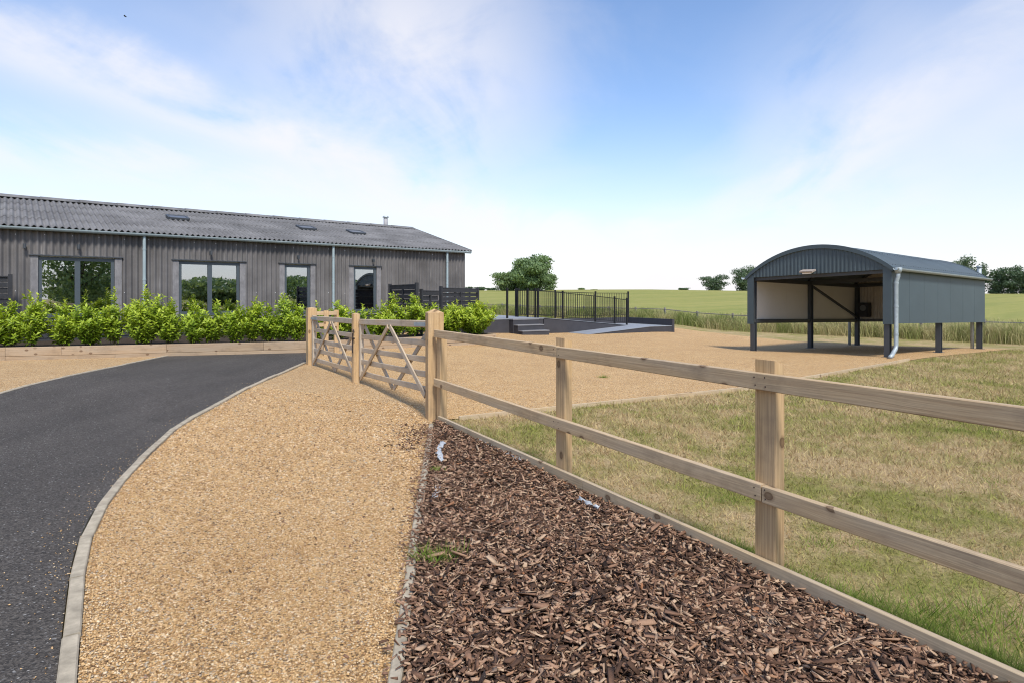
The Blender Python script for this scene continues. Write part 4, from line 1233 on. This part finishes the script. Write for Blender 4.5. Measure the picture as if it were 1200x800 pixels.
bushes = [(-18, 350, .9, .70, 'laurel shrub in the planter in front of the black slatted screen'), (11, 351, .75, .70, "laurel shrub beside the black slatted screen at the barn's wide dark window"), (41, 342, .62, .60, "pointed laurel shrub under the flat panel beside the wide dark window"), (74, 352, .72, .65, "laurel shrub below the left pane of the tree-reflecting window"), (104, 351, .85, .7, "laurel shrub below the right pane of the tree-reflecting window"),
          (133, 338, .52, .70, 'tall narrow laurel shrub below the right edge of the wide dark window'), (172, 335, .95, .75, 'tallest bushy laurel shrub hiding the foot of the downpipe'), (198, 350, .75, .7, "laurel shrub between the tallest laurel and the sky-reflecting window"),
          (226, 353, .62, .60, "laurel shrub below the left pane of the sky-reflecting double window"), (250, 354, .62, .65, "laurel shrub below the centre mullion of the sky-reflecting double window"), (276, 354, .65, .60, "laurel shrub below the right pane of the sky-reflecting double window"), (298, 348, .6, .65, "laurel shrub before bare cladding between double window and narrow window"), (314, 357, .55, .75, 'low laurel shrub filling the space beside the tall-shooted one by the narrow window'), (330, 345, .52, .70, 'laurel shrub with tall shoots left of the narrow single window behind the gate'), (350, 357, .6, .6, "low laurel shrub below the narrow window, next to the far gate post"),
          (372, 354, .62, .6, "laurel shrub directly behind the far gate leaf's hinge end"), (397, 353, .75, .70, "laurel shrub behind the gate, before the middle barn downpipe"), (425, 357, .75, .65, "laurel shrub below the rightmost narrow barn window"), (446, 353, .7, .7, "laurel shrub before the cladding between rightmost window and black screens"), (463, 343, .62, .75, "tall laurel shrub before the angled black screen"), (483, 344, .70, .8, "tall laurel shrub where the angled screen meets the lowest screen"), (505, 355, .75, .75, "laurel shrub before the lowest black screen, behind the pyramid-topped gate post"),
          (530, 352, 1.05, .70, "broad laurel shrub before the screen, next to the rounded end shrub"), (556, 351, 1.25, .62, 'rounded dense laurel shrub ending the planter beside the dark terrace wall')]
for u, vt, wd, back, lab in bushes:
    c = bedpoint(u, back)
    zb = h1(*c) + .21
    zt = CAM_H + (HOR - vt) / 720.0 * c[1]
    laurel(lab, c, zb, zt - zb, wd, 1.0 if 'dense' not in lab and 'bushy' not in lab else 1.35, GRP)

# ------------------------------------------------------------------ black slatted screens
def screen(label, a, b, z0, z1, endpost=True):
    a = np.array(a, float); b = np.array(b, float); L = float(np.linalg.norm(b - a)); d = (b - a) / L; n = np.array([-d[1], d[0]])
    t = thing('slatted_screen', label, 'fence panel', v3((a + b) / 2, z0), 'black slatted screen panels')
    for p, keep in ((a, True), (b, endpost)):
        if keep: MB().beam(v3(p, z0), v3(p, z1 + .05), .09, .09, V(d[0], d[1], 0), .005).build('post', BLKWOOD, t)
    k = max(4, int((z1 - z0 - .3) / .135))
    for i in range(k):
        zc = z1 - .08 - i * .135; of = .016 * (1 if i % 2 else -1)
        p = a + d * .048; q = b - d * .048; mid = (p + q) / 2
        if zc < z0 + .05: break
        MB().beam(v3(p + n * of, zc), v3(q + n * of, zc), .018, .118, Z, .003).build('slat', BLKWOOD, t)
    MB().beam(v3((a + b) / 2, z0 + .1), v3((a + b) / 2, z1 - .02), .055, .06, V(d[0], d[1], 0), .003).build('batten', BLKWOOD, t)
    MB().beam(v3(a + d * .046, z1 - .005), v3(b - d * .046, z1 - .005), .06, .03, Z, .003).build('capping', BLKWOOD, t)
    return t
pA = (-3.87, 19.5); pB = (-2.72, 17.55); pC = (-2.2, 19.0); pD = (-1.23, 22.0)
screen('black slatted screen running out from the barn wall toward the planter', pA, pB, .1, 1.78)
screen('lowest black slatted screen, between two taller ones behind the laurels', (pB[0] + .1, pB[1] + .2), (pC[0] - .05, pC[1] - .12), .1, 1.60, False)
screen('black slatted screen meeting the railing of the dark terrace', pC, pD, .1, 1.70)
sA = BP(13.90, -.42, 0); sB = BP(15.9, -.42, 0)
screen('black slatted screen beside the widest dark reflective barn window', (sA.x, sA.y), (sB.x, sB.y), .1, 1.93)

# ------------------------------------------------------------------ terrace with steps, ramp and railings
TO = np.array([6.65, 25.2]); TD = np.array([0.866, 0.5]); TN = np.array([-0.5, 0.866])
def TPt(a, b, z): return v3(TO + TD * a + TN * b, z)
ter = thing('raised_terrace', 'charcoal rendered terrace with three steps and a switchback ramp', 'terrace', TPt(-4, 1, 0))
def tbox(mb, a0, a1, b0, b1, z0, z1): mb.extrude([TPt(a0, b0, z0), TPt(a1, b0, z0), TPt(a1, b1, z0), TPt(a0, b1, z0)], Z * (z1 - z0))
DZ = .62
m_ = MB(); tbox(m_, -9.6, -5.55, 1.3, 5.5, -.3, DZ - .04); m_.build('deck_wall', RENDER, ter)
m_ = MB(); tbox(m_, -9.62, -5.53, 1.28, 5.52, DZ - .038, DZ); m_.build('deck', RAMPTOP, ter)
for k in range(3):
    z1 = DZ - .19 * k - .02; b1 = 1.3 - .002; b0 = 1.3 - .30 * (k + 1) + .002
    m_ = MB(); tbox(m_, -7.05 + .02 * k, -5.95 - .02 * k + .06 * k, 1.3 - .30 * (k + 1) if k < 3 else 0, 1.298 - .30 * k, -.25, DZ - .2 * k - .225 + .2 - .17 + .17 - .03); 
    st_ = m_.build('step', RENDER, ter)
    m_ = MB(); tbox(m_, -7.06 + .02 * k, -5.94 + .04 * k, 1.3 - .30 * (k + 1) - .015, 1.296 - .30 * k, DZ - .2 * k - .052, DZ - .2 * k - .018); m_.build('tread', TREAD, st_)
# upper flight
def tslab(mb, a0, a1, b0, b1, z0, za, zb):
    P = [TPt(a0, b0, z0), TPt(a1, b0, z0), TPt(a1, b0, zb), TPt(a0, b0, za)]
    mb.extrude(P, v3(TN * (b1 - b0), 0))
LZ = .24
m_ = MB(); tslab(m_, -5.52, -1.3, 1.3, 2.7, -.3, DZ - .02, LZ - .02); m_.build('upper_ramp_wall', RENDER, ter)
m_ = MB(); tslab(m_, -5.52, -1.3, 1.29, 2.71, LZ - .3, DZ, LZ)
m_ = MB(); m_.extrude([TPt(-5.52, 1.28, DZ - .015), TPt(-1.3, 1.28, LZ - .015), TPt(-1.3, 1.28, LZ), TPt(-5.52, 1.28, DZ)], v3(TN * 1.43, 0)); m_.build('upper_ramp', RAMPTOP, ter)
m_ = MB(); tbox(m_, -1.298, -.12, .0, 2.7, -.3, LZ - .02); m_.build('landing_wall', RENDER, ter)
m_ = MB(); tbox(m_, -1.296, -.122, -.01, 2.698, LZ - .018, LZ); m_.build('landing', RAMPTOP, ter)
m_ = MB(); tbox(m_, -.118, 0, -.02, 2.82, -.3, .50); m_.build('end_wall', RENDER, ter)
m_ = MB(); tbox(m_, -5.5, -.12, 2.72, 2.82, -.3, .50); m_.build('back_wall', RENDER, ter)
m_ = MB(); tslab(m_, -4.3, -1.30, .0, 1.275, -.3, -.01, LZ - .02); m_.build('lower_ramp_wall', RENDER, ter)
m_ = MB(); m_.extrude([TPt(-4.4, -.012, .008), TPt(-1.30, -.012, LZ - .016), TPt(-1.30, -.012, LZ), TPt(-4.4, -.012, .022)], v3(TN * 1.285, 0)); m_.build('lower_ramp', RAMPTOP, ter)

def railing(label, pts, posts_at, zoff=0.0, hgt_=1.08, sp=.095):
    """pts: list of (a,b,zbase); posts at both ends of each span"""
    t = thing('metal_railing', label, 'railing', TPt(*pts[0]), 'black metal railings of the terrace')
    bal = None
    for i, (p, q) in enumerate(zip(pts[:-1], pts[1:])):
        P, Q = TPt(*p), TPt(*q); d = (Q - P); L = math.hypot(d.x, d.y); dd = Vector((d.x, d.y, 0)).normalized()
        MB().beam(P + Z * (hgt_ - .03), Q + Z * (hgt_ - .03), .04, .025, Z, .002).build('top_rail', BLACKM, t)
        MB().beam(P + Z * .10, Q + Z * .10, .04, .02, Z, .002).build('bottom_rail', BLACKM, t)
        k = int(L / sp)
        bm_ = MB().beam((0, 0, .11), (0, 0, hgt_ - .045), .014, .014, V(dd.x, dd.y, 0), .001).mesh('baluster'); bm_.materials.append(BLACKM)
        for j in range(1, k): link('baluster', bm_, BLACKM, t, P.lerp(Q, j / k))
        for e in ([P, Q] if i == 0 else [Q]):
            MB().beam(e - Z * .02, e + Z * (hgt_ + .05), .06, .06, V(dd.x, dd.y, 0), .003).build('post', BLACKM, t)
    return t
railing('black railing sloping down along the front of the upper ramp flight', [(-5.75, 1.36, DZ), (-4.6, 1.36, DZ - .09), (-3.0, 1.36, .40), (-2.0, 1.36, .31), (-1.35, 1.36, LZ)], None, hgt_=1.07)
railing('black railing along the back of the ramp facing the meadow', [(-5.9, 2.77, .62), (-4.0, 2.77, .55), (-1.9, 2.77, .50), (-.06, 2.77, .50)], None, hgt_=1.10)
railing('short black railing across the terrace beside the step opening', [(-5.95, 2.55, DZ), (-5.85, 1.95, DZ), (-5.78, 1.5, DZ)], None, hgt_=1.08)
railing('black railing between the slatted screen and the steps', [(-8.75, 2.4, DZ), (-8.0, 2.7, DZ)], None, hgt_=1.08)
m_ = MB(); m_.beam(TPt(-7.1, 1.36, DZ - .02), TPt(-7.1, 1.36, DZ + 1.13), .065, .065, v3(TD, 0), .003)
tag(m_.build('railing_post', BLACKM, None, loc=TPt(-7.1, 1.36, DZ)), 'lone black post at the top of the steps', 'post')

# ------------------------------------------------------------------ open round-roofed shelter
def SP(a, b, z):
    q = FR + BD * a + BN * b
    return v3(q, z - .021 * a - .033 * b)
SLN, SWD, SEZ, SRISE = 6.5, 3.65, 2.10, .70
sh = thing('dutch_barn', 'open-fronted round-roofed shelter with slate grey cladding on steel posts', 'shelter', SP(3, 1.8, 0))
def sbeam(p, q, w, h, up=Z, m=DKGREY, name='beam', parent=sh, ch=.004): return MB().beam(SP(*p), SP(*q), w, h, up, ch).build(name, m, parent)
def ipost(a, b, z0, z1):
    m_ = MB(); c = SP(a, b, 0); fx, fy = v3(BD, 0), v3(BN, 0); w, d_, tf, tw = .12, .14, .012, .010
    for s in (-1, 1): m_.beam(SP(a, b, z0) + fx * s * (d_ / 2 - tf / 2), SP(a, b, z1) + fx * s * (d_ / 2 - tf / 2), w, tf, fx, .001)
    m_.beam(SP(a, b, z0), SP(a, b, z1), tw, d_ - 2 * tf, fx, .001)
    m_.box(SP(a, b, .012), .22, .22, .02, BD)
    return m_.build('post', DKGREY, sh, loc=SP(a, b, 0))
PA = (.08, 3.25, 6.42)
for a in PA:
    ipost(a, .08, -.3, SEZ); ipost(a, SWD - .08, -.3, SEZ)
def arch(b):
    t = (b - SWD / 2) / (SWD / 2 + .08)
    Rr = ((SWD / 2 + .08) ** 2 + SRISE ** 2) / (2 * SRISE)
    return SEZ + math.sqrt(max(0, Rr * Rr - (b - SWD / 2) ** 2)) - (Rr - SRISE)
# eaves beams, side rails, ties
for b in (.08, SWD - .08):
    sbeam((.0, b, SEZ - .06), (SLN, b, SEZ - .06), .09, .12, name='eaves_beam')
    sbeam((.0, b, .86), (SLN, b, .86), .07, .09, name='side_rail')
for a in (.1, 3.25, 6.40):
    sbeam((a, .1, SEZ - .05), (a, SWD - .1, SEZ - .05), .08, .11, name='tie_beam')
    m_ = MB(); bs = np.linspace(.02, SWD - .02, 15)
    m_.tube([SP(a, b, arch(b) - .07) for b in bs], .035, 6); m_.build('arch_rib', DKGREY, sh)
for b in (.7, 1.3, SWD / 2, 2.35, 2.95): sbeam((.02, b, arch(b) - .045), (SLN - .02, b, arch(b) - .045), .04, .045, name='purlin')
sbeam((6.4, .1, .86), (6.4, SWD - .1, .86), .07, .09, name='end_rail')
sbeam((3.33, SWD - .10, SEZ - .16), (6.34, SWD - .10, .98), .06, .06, name='brace')
# right side panels (outside dark, flat composite panels) and left panels (cream lining inside)
k = 7
for i in range(k):
    a0 = .10 + (SLN - .10) * i / k + .004; a1 = .10 + (SLN - .10) * (i + 1) / k - .004
    m_ = MB(); m_.extrude([SP(a0, -.035, .80), SP(a1, -.035, .80), SP(a1, .02, .80), SP(a0, .02, .80)], Z * (SEZ - .82)); m_.build('side_panel', BARNCLAD, sh, loc=SP(a0, 0, .8))
    m_ = MB(); m_.extrude([SP(a0, SWD + .0, .80), SP(a1, SWD + .0, .80), SP(a1, SWD + .035, .80), SP(a0, SWD + .035, .80)], Z * (SEZ - .82)); m_.build('side_panel', BARNCLAD, sh, loc=SP(a0, SWD, .8))
    m_ = MB(); m_.extrude([SP(a0 - .003, SWD - .026, .915), SP(a1 + .003, SWD - .026, .915), SP(a1 + .003, SWD - .004, .915), SP(a0 - .003, SWD - .004, .915)], Z * (SEZ - .82 - .10)); m_.build('lining_panel', CREAM, sh, loc=SP(a0, SWD, .8))
# corner flashings on the front posts
for b, s in ((-.045, 1), (SWD + .045, -1)):
    m_ = MB(); m_.extrude([SP(-.03, b, .78), SP(.12, b, .78), SP(.12, b + s * .012, .78), SP(-.018, b + s * .012, .78), SP(-.018, b + s * .19, .78), SP(-.03, b + s * .19, .78)], Z * (SEZ - .74)); m_.build('corner_flashing', BARNCLAD, sh)
# corrugated gable sheets front, back wall and back gable
def gable(a_, b0, b1, zlow, name, m, pitch=.10, amp=.012, top=None, out=-1):
    n = int((b1 - b0) / pitch * 6); vs = []; fs = []
    for i in range(n + 1):
        b = b0 + (b1 - b0) * i / n; ph = (b / pitch) % 1.0
        tr = min(1, max(0, (abs(ph - .5) * 2 - .3) / .25))
        o = a_ + out * amp * tr
        zt = (arch(b) - .015) if top is None else top
        vs += [SP(o, b, zlow), SP(o, b, zt), SP(o + .006, b, zlow), SP(o + .006, b, zt)]
    for i in range(n):
        a, c = i * 4, i * 4 + 4
        fs += [[a, a + 1, c + 1, c], [a + 2, c + 2, c + 3, a + 3], [a, c, c + 2, a + 2], [a + 1, a + 3, c + 3, c + 1]]
    return MB().add(vs, fs).build(name, m, sh)
nG = 4
for i in range(nG):
    b0 = SWD * i / nG; b1 = SWD * (i + 1) / nG
    gable(-.01, b0 + .001, b1 - .001, SEZ - .02, 'gable_sheet', BARNCLAD)
    gable(SLN + .01, b0 + .001, b1 - .001, .84, 'end_sheet', ENDSHEET, out=1)
# arch trim front and back
for a_ in (-.05, SLN + .03):
    m_ = MB(); bs = np.linspace(-.09, SWD + .09, 29); vs = []; fs = []
    for b in bs:
        zt = arch(b)
        vs += [SP(a_ - .012, b, zt + .028), SP(a_ - .012, b, zt - .075), SP(a_ + .05, b, zt + .030), SP(a_ + .05, b, zt - .07)]
    for i in range(len(bs) - 1):
        p, q = i * 4, i * 4 + 4
        fs += [[p, q, q + 1, p + 1], [p, p + 2, q + 2, q], [p + 1, q + 1, q + 3, p + 3], [p + 2, p + 3, q + 3, q + 2]]
    fs += [[0, 1, 3, 2]]; e = (len(bs) - 1) * 4; fs += [[e, e + 2, e + 3, e + 1]]
    m_.add(vs, fs).build('arch_trim', BARNCLAD, sh)
# curved roof sheets
nR = 7; cp = .076
for i in range(nR):
    a0 = -.02 + (SLN + .04) * i / nR; a1 = -.02 + (SLN + .04) * (i + 1) / nR + .02
    n = int((a1 - a0) / cp * 6); bs = np.linspace(-.10, SWD + .10, 25); vs = []; fs = []
    for k_ in range(n + 1):
        a = a0 + (a1 - a0) * k_ / n; o = .009 * math.cos(2 * math.pi * a / cp) + .012 + .002 * (i % 2)
        for b in bs: vs.append(SP(a, b, arch(b) + o))
    nb_ = len(bs)
    for k_ in range(n):
        for j in range(nb_ - 1): fs.append([k_ * nb_ + j, (k_ + 1) * nb_ + j, (k_ + 1) * nb_ + j + 1, k_ * nb_ + j + 1])
    o = MB().add(vs, fs).build('roof_sheet', BARNROOF, sh, True)
    md = o.modifiers.new('thick', 'SOLIDIFY'); md.thickness = .003; md.offset = -1
m_ = MB()
for a in np.arange(.05, SLN, .152):
    for b in (.02, .62):
        p = SP(a, b, arch(b) + .02); m_.tube([p, p + Z * .012], .010, 6)
stuff(m_.build('roof_bolt', DKGREY, sh))
# gutters and downpipes
prof = [(-.06 * math.cos(t), -.06 * math.sin(t)) for t in np.linspace(0, math.pi, 9)]; prof += [(x * .92, z * .92 + .001) for x, z in prof[::-1]]
for b in (-.15, SWD + .15):
    m_ = MB(); g0 = SP(-.08, b, SEZ - .005); m_.extrude([g0 + v3(BN * x, 0) + Z * z for x, z in prof], SP(SLN + .1, b, SEZ - .005) - g0); m_.build('gutter', GALV, sh)
m_ = MB()
pp_ = [SP(.06, -.15, SEZ - .05), SP(.06, -.15, SEZ - .20), SP(.06, -.11, SEZ - .32), SP(.06, -.11, .30), SP(.02, -.11, .21), SP(-.13, -.12, .13), SP(-.20, -.12, .07), SP(-.38, -.15, .035)]
m_.tube(pp_, .048, 12); dp = m_.build('downpipe', GALV, sh, True)
m_ = MB(); m_.tube([SP(.06, -.15, SEZ - .13), SP(.06, -.15, SEZ - .06), SP(.06, -.15, SEZ + .01)], [.055, .085, .085], 12); m_.build('hopper', GALV, dp, True)
for z in (.55, 1.2, 1.75): MB().tube([SP(.06, -.11, z - .02), SP(.06, -.11, z + .02)], .054, 12).build('pipe_clip', GALV, dp)
for a, b in ((6.3, SWD + .12), (6.36, .24)):
    m_ = MB(); m_.tube([SP(a, b, SEZ - .05), SP(a, b, .02)], .045, 10); m_.build('downpipe', GALV, sh, True)
m_ = MB(); m_.tube([SP(SLN + .12, .14, 1.9), SP(SLN + .12, .14, 2.46)], .06, 12); m_.tube([SP(SLN + .12, .14, 2.44), SP(SLN + .12, .14, 2.50)], .075, 12); m_.build('vent_pipe', GALV, sh, True)
# floodlight on the gable
c = SP(-.06, SWD / 2 + .02, SEZ + .05)
m_ = MB(); m_.box(c + v3(BD * .0, .0), .05, .12, .10, BN, .005); m_.beam(c, c + v3(-BD * .16, .02), .02, .02, Z, .002); br_ = m_.build('lamp_bracket', DKGREY, sh, loc=c)
m_ = MB(); h0 = c + v3(-BD * .19, .0); m_.beam(h0 - v3(BN * .17, 0), h0 + v3(BN * .17, 0), .20, .045, v3(-BD * .25, 1), .008); m_.build('flood_lamp', LAMPW, sh, loc=h0)
m_ = MB(); h2 = h0 - Z * .045; m_.beam(h2 - v3(BN * .11, 0), h2 + v3(BN * .11, 0), .13, .04, v3(-BD * .25, 1), .006); m_.build('lamp_lens', CREAM, sh, loc=h2)
# equipment box with round dial on the back post
c = SP(6.28, SWD - .38, 1.22)
m_ = MB(); m_.box(c, .22, .34, .48, BD, .01); bx = tag(m_.build('equipment_box', BLKWOOD, None, loc=c), 'black wall box with a round pale fan inside the round-roofed shelter', 'box')
m_ = MB(); f0 = c - v3(BD * .112, 0) + v3(-BN * .0, .06); m_.tube([f0, f0 - v3(BD * .012, 0)], .10, 18); m_.build('fan_disc', FANM, bx, loc=f0)

# ------------------------------------------------------------------ field boundary fence
ff = thing('field_fence', 'old grey single-rail fence half hidden in the tall meadow grass', 'fence', v3(B0 + NQ * .6, 0))
WOOD_OLD = wood('old_grey_timber', (0.26, 0.235, 0.20), (0.18, 0.16, 0.14), (0.30, 0.28, 0.25), .8, knots=False)
prev = None
for k, pp0 in enumerate(np.arange(-45, 27, 2.1)):
    q = B0 + TP * pp0 + NQ * .75; z = h1(*q)
    MB().beam(v3(q, z - .2), v3(q, z + .80), .10, .08, V(TP[0], TP[1], 0), .006).build('post', WOOD_OLD, ff, loc=v3(q, z))
    if prev is not None:
        a, za = prev
        MB().beam(v3(a + TP * .002 - NQ * .07, za + .71), v3(q - TP * .002 - NQ * .07, z + .71), .03, .045, Z, .004).build('rail', WOOD_OLD, ff, loc=v3(a, za))
    prev = (q, z)

# ------------------------------------------------------------------ trees
def tree(label, c, zb, ht, wd, m, seed, n=2600, leaf=.45, trunk=.2, lobes=None, group=None, name='field_tree', cat='tree'):
    n = int(n * 2); rs = np.random.default_rng(seed); rd = random.Random(seed)
    t = thing(name, label, cat, (c[0], c[1], zb), group)
    tr = MB(); th = ht * trunk; r = max(.12, ht * .03)
    o = V(c[0], c[1], zb)
    tr.tube([o - Z * .3, o + Z * th * .6, o + V(ht * .01, 0, th * 1.3), o + V(0, 0, ht * .75)], [r * 1.4, r, r * .75, r * .2], 8)
    if lobes is None:
        lobes = []
        for k in range(11):
            a = k * 2.4 + rd.random(); hz_ = trunk + (1 - trunk) * (k + .5) / 11
            rad = wd * .5 * (math.sin(math.pi * min(1, .18 + .80 * (1 - hz_ + .08))) ** .8) * rd.uniform(.35, .75)
            lobes.append((math.cos(a) * rad, math.sin(a) * rad, ht * hz_, wd * rd.uniform(.22, .34), ht * rd.uniform(.15, .23)))
    for lx, ly, lz, lr, lh in lobes[:8]:
        e = o + V(lx * .85, ly * .85, lz); b = o + V(0, 0, min(lz * .6, th * 1.4)); tr.tube([b, b.lerp(e, .5) + Z * .1, e], [r * .5, r * .3, r * .1], 5)
    tr.build('trunk', BARK, t, True)
    w = np.array([l[3] ** 2 * l[4] for l in lobes]); w = w / w.sum()
    idx = rs.choice(len(lobes), n, p=w); Lb = np.array(lobes)[idx]
    # sub clumps give light and dark tufts
    d = rs.normal(size=(n, 3)); d /= np.linalg.norm(d, axis=1, keepdims=True)
    ang = np.arctan2(d[:, 1], d[:, 0]); lump = 1 + .22 * np.sin(ang * 5 + idx * 1.7) * np.cos(d[:, 2] * 6 + idx)
    rad = rs.random(n) ** .38 * lump
    P = np.stack([Lb[:, 0] + d[:, 0] * rad * Lb[:, 3], Lb[:, 1] + d[:, 1] * rad * Lb[:, 3], Lb[:, 2] + d[:, 2] * rad * Lb[:, 4]], 1)
    P[:, 2] = np.maximum(P[:, 2], .15)
    nr = d + rs.normal(0, .6, (n, 3)); nr /= np.linalg.norm(nr, axis=1, keepdims=True)
    a = np.cross(nr, rs.normal(size=(n, 3))); a /= np.linalg.norm(a, axis=1, keepdims=True); b = np.cross(nr, a)
    s = leaf * rs.uniform(.5, 1.1, n)[:, None]
    vs = np.stack([P - a * s * .5, P + b * s * .32, P + a * s * .5 , P - b * s * .34], 1)
    F = np.arange(n * 4).reshape(n, 4)
    me = npmesh('crown', vs, F, {'rnd': np.repeat(rs.random(n), 4), 'tip': np.zeros(n * 4)})
    link('crown', me, m, t, (c[0], c[1], zb))
    return t
def far_point(u, q):
    k = (u - 600) / 720.0; Yv = (q + 28.1) / (.769 * k + .639); return np.array([k * Yv, Yv])
def far_tree(label, u, vt, wpx, q, m, seed, group=None, n=2600, trunk=.1, lobes=None, leafk=.05, zdrop=0.0):
    c = far_point(u, q); zb = h1(*c) - zdrop; zt = CAM_H + (HOR - vt) / 720 * c[1]; w = wpx / 720 * c[1]
    return tree(label, c, zb, zt - zb, w, m, seed, n, max(.4, w * leafk * 1.15), trunk, lobes, group)
# the round-headed trio standing in the meadow
far_tree('tallest full-crowned green tree standing alone in the meadow', 621, 304, 52, 122, TREELEAF, 3, n=5200, trunk=.06, leafk=.06)
far_tree('low spreading tree at the left foot of the tall meadow tree', 595, 321, 36, 120, TREELEAF, 4, n=2800, trunk=.04, leafk=.06)
far_tree('small round tree at the right foot of the tall meadow tree', 643, 323, 20, 123, TREELEAF, 5, n=1800, trunk=.04, leafk=.08)
far_tree('slim tree rising between the tall meadow tree and the spreading one', 607, 311, 18, 124, TREELEAF, 15, n=1800, trunk=.06, leafk=.09)
far_tree('dark hedge tree on the ridge next to the shelter, with a bump at one end', 838, 325, 30, 215, TREELEAF2, 6, n=2400, trunk=.03)
far_tree('big dark tree on the ridge half hidden by the shelter post', 872, 316, 34, 215, TREELEAF2, 7, n=2600, trunk=.03)
far_tree('low dark bush on the skyline above the empty meadow', 801, 338, 14, 200, TREELEAF2, 8, n=900, trunk=.02)
far_tree('pale rounded far bush on the skyline beside the lone meadow trees', 681, 338, 9, 185, TREELEAF, 9, n=700, trunk=.02)
far_tree('dot-like far bush on the skyline above the ramp railing', 697, 341, 8, 185, TREELEAF2, 10, n=400, trunk=.02)
WG = 'dark wood on the ridge behind the shelter'
for i, (u, vt, w) in enumerate(((900, 322, 30), (1128, 306, 26), (1146, 313, 22), (1168, 317, 26), (1186, 316, 26), (1204, 318, 28), (1226, 316, 30), (1252, 318, 30))):
    far_tree('dark tree in the wood on the ridge behind the shelter' if i else 'dark ridge tree seen through the gap under the shelter roof', u, vt, w, 150, TREELEAF2, 20 + i, WG if i else None, n=2400, trunk=.02, leafk=.07)
for i, (u, vt, w) in enumerate(((530, 338, 16), (548, 337, 16), (563, 337, 14), (576, 338, 14))):
    far_tree('far dark hedgerow tree on the skyline between barn and lone meadow trees', u, vt, w, 190, TREELEAF2, 40 + i, 'far hedgerow trees', n=700, trunk=.02, leafk=.09)

# trees across the yard, seen mirrored in the windows
RG = 'trees across the drive mirrored in the barn windows'
for i, (x, y, ht, wd) in enumerate(((12.0, -8.5, 7.0, 6.5), (22, -30, 4.2, 8.0), (38, -34, 3.6, 10.0), (50, -26, 3.4, 10), (60, -34, 4.0, 12), (66, -16, 3.6, 11), (74, -26, 4.4, 13), (80, -4, 4.2, 13), (58, -8, 3.2, 9), (70, 8, 4.2, 12))):
    tree('broad leafy tree across the drive, mirrored in the barn windows', (x, y), h1(x, y), ht, wd, TREELEAF, 60 + i, 2600, .35 if i < 2 else .6, .2, None, RG, name='garden_tree')

# bird
bpt = V((147 - 600) / 720 * 60, 60, CAM_H + (HOR - 20) / 720 * 60)
m_ = MB(); m_.tube([bpt + V(-.12, 0, 0), bpt + V(-.05, 0, .02), bpt + V(.08, 0, .02), bpt + V(.12, 0, 0.01)], [.006, .03, .033, .01], 8)
for s in (-1, 1): m_.add([bpt + V(-.06, 0, .02), bpt + V(.08, 0, .02), bpt + V(.02, s * .16, .12), bpt + V(-.06, s * .22, .03)], [[0, 1, 2, 3]])
tag(m_.build('bird', BLKWOOD, None, loc=bpt), 'tiny dark bird flying high in the blue sky', 'bird')

# ------------------------------------------------------------------ labels of what nobody could count
for nm, lab_, cat_ in (('gravel_stones', 'loose golden pea gravel covering the path beside the asphalt drive', 'gravel'), ('stray_grit', 'stray grit scattered on the asphalt along the kerb', 'grit'),
                       ('bark_mulch', 'red-brown bark chip mulch filling the bed beside the timber fence', 'mulch'), ('spilled_bark', 'dark bark crumbs spilled on the gravel at the gate post', 'mulch'),
                       ('path_debris', 'sparse dark bark crumbs lying on the golden gravel path', 'debris'), ('kerb_bark', 'bark chips kicked over the narrow concrete kerb of the mulch bed', 'mulch'),
                       ('lawn_grass', 'short dry straw and green lawn grass behind the timber fence', 'grass'), ('long_lawn_grass', 'longer green grass tufts along the fence board and in the lawn', 'grass'),
                       ('tall_meadow_grass', 'tall green and straw coloured grass strip along the meadow edge', 'grass'), ('meadow_grass', 'short yellow-green meadow grass just beyond the field fence', 'grass')):
    o = bpy.data.objects.get(nm)
    if o: tag(o, lab_, cat_)
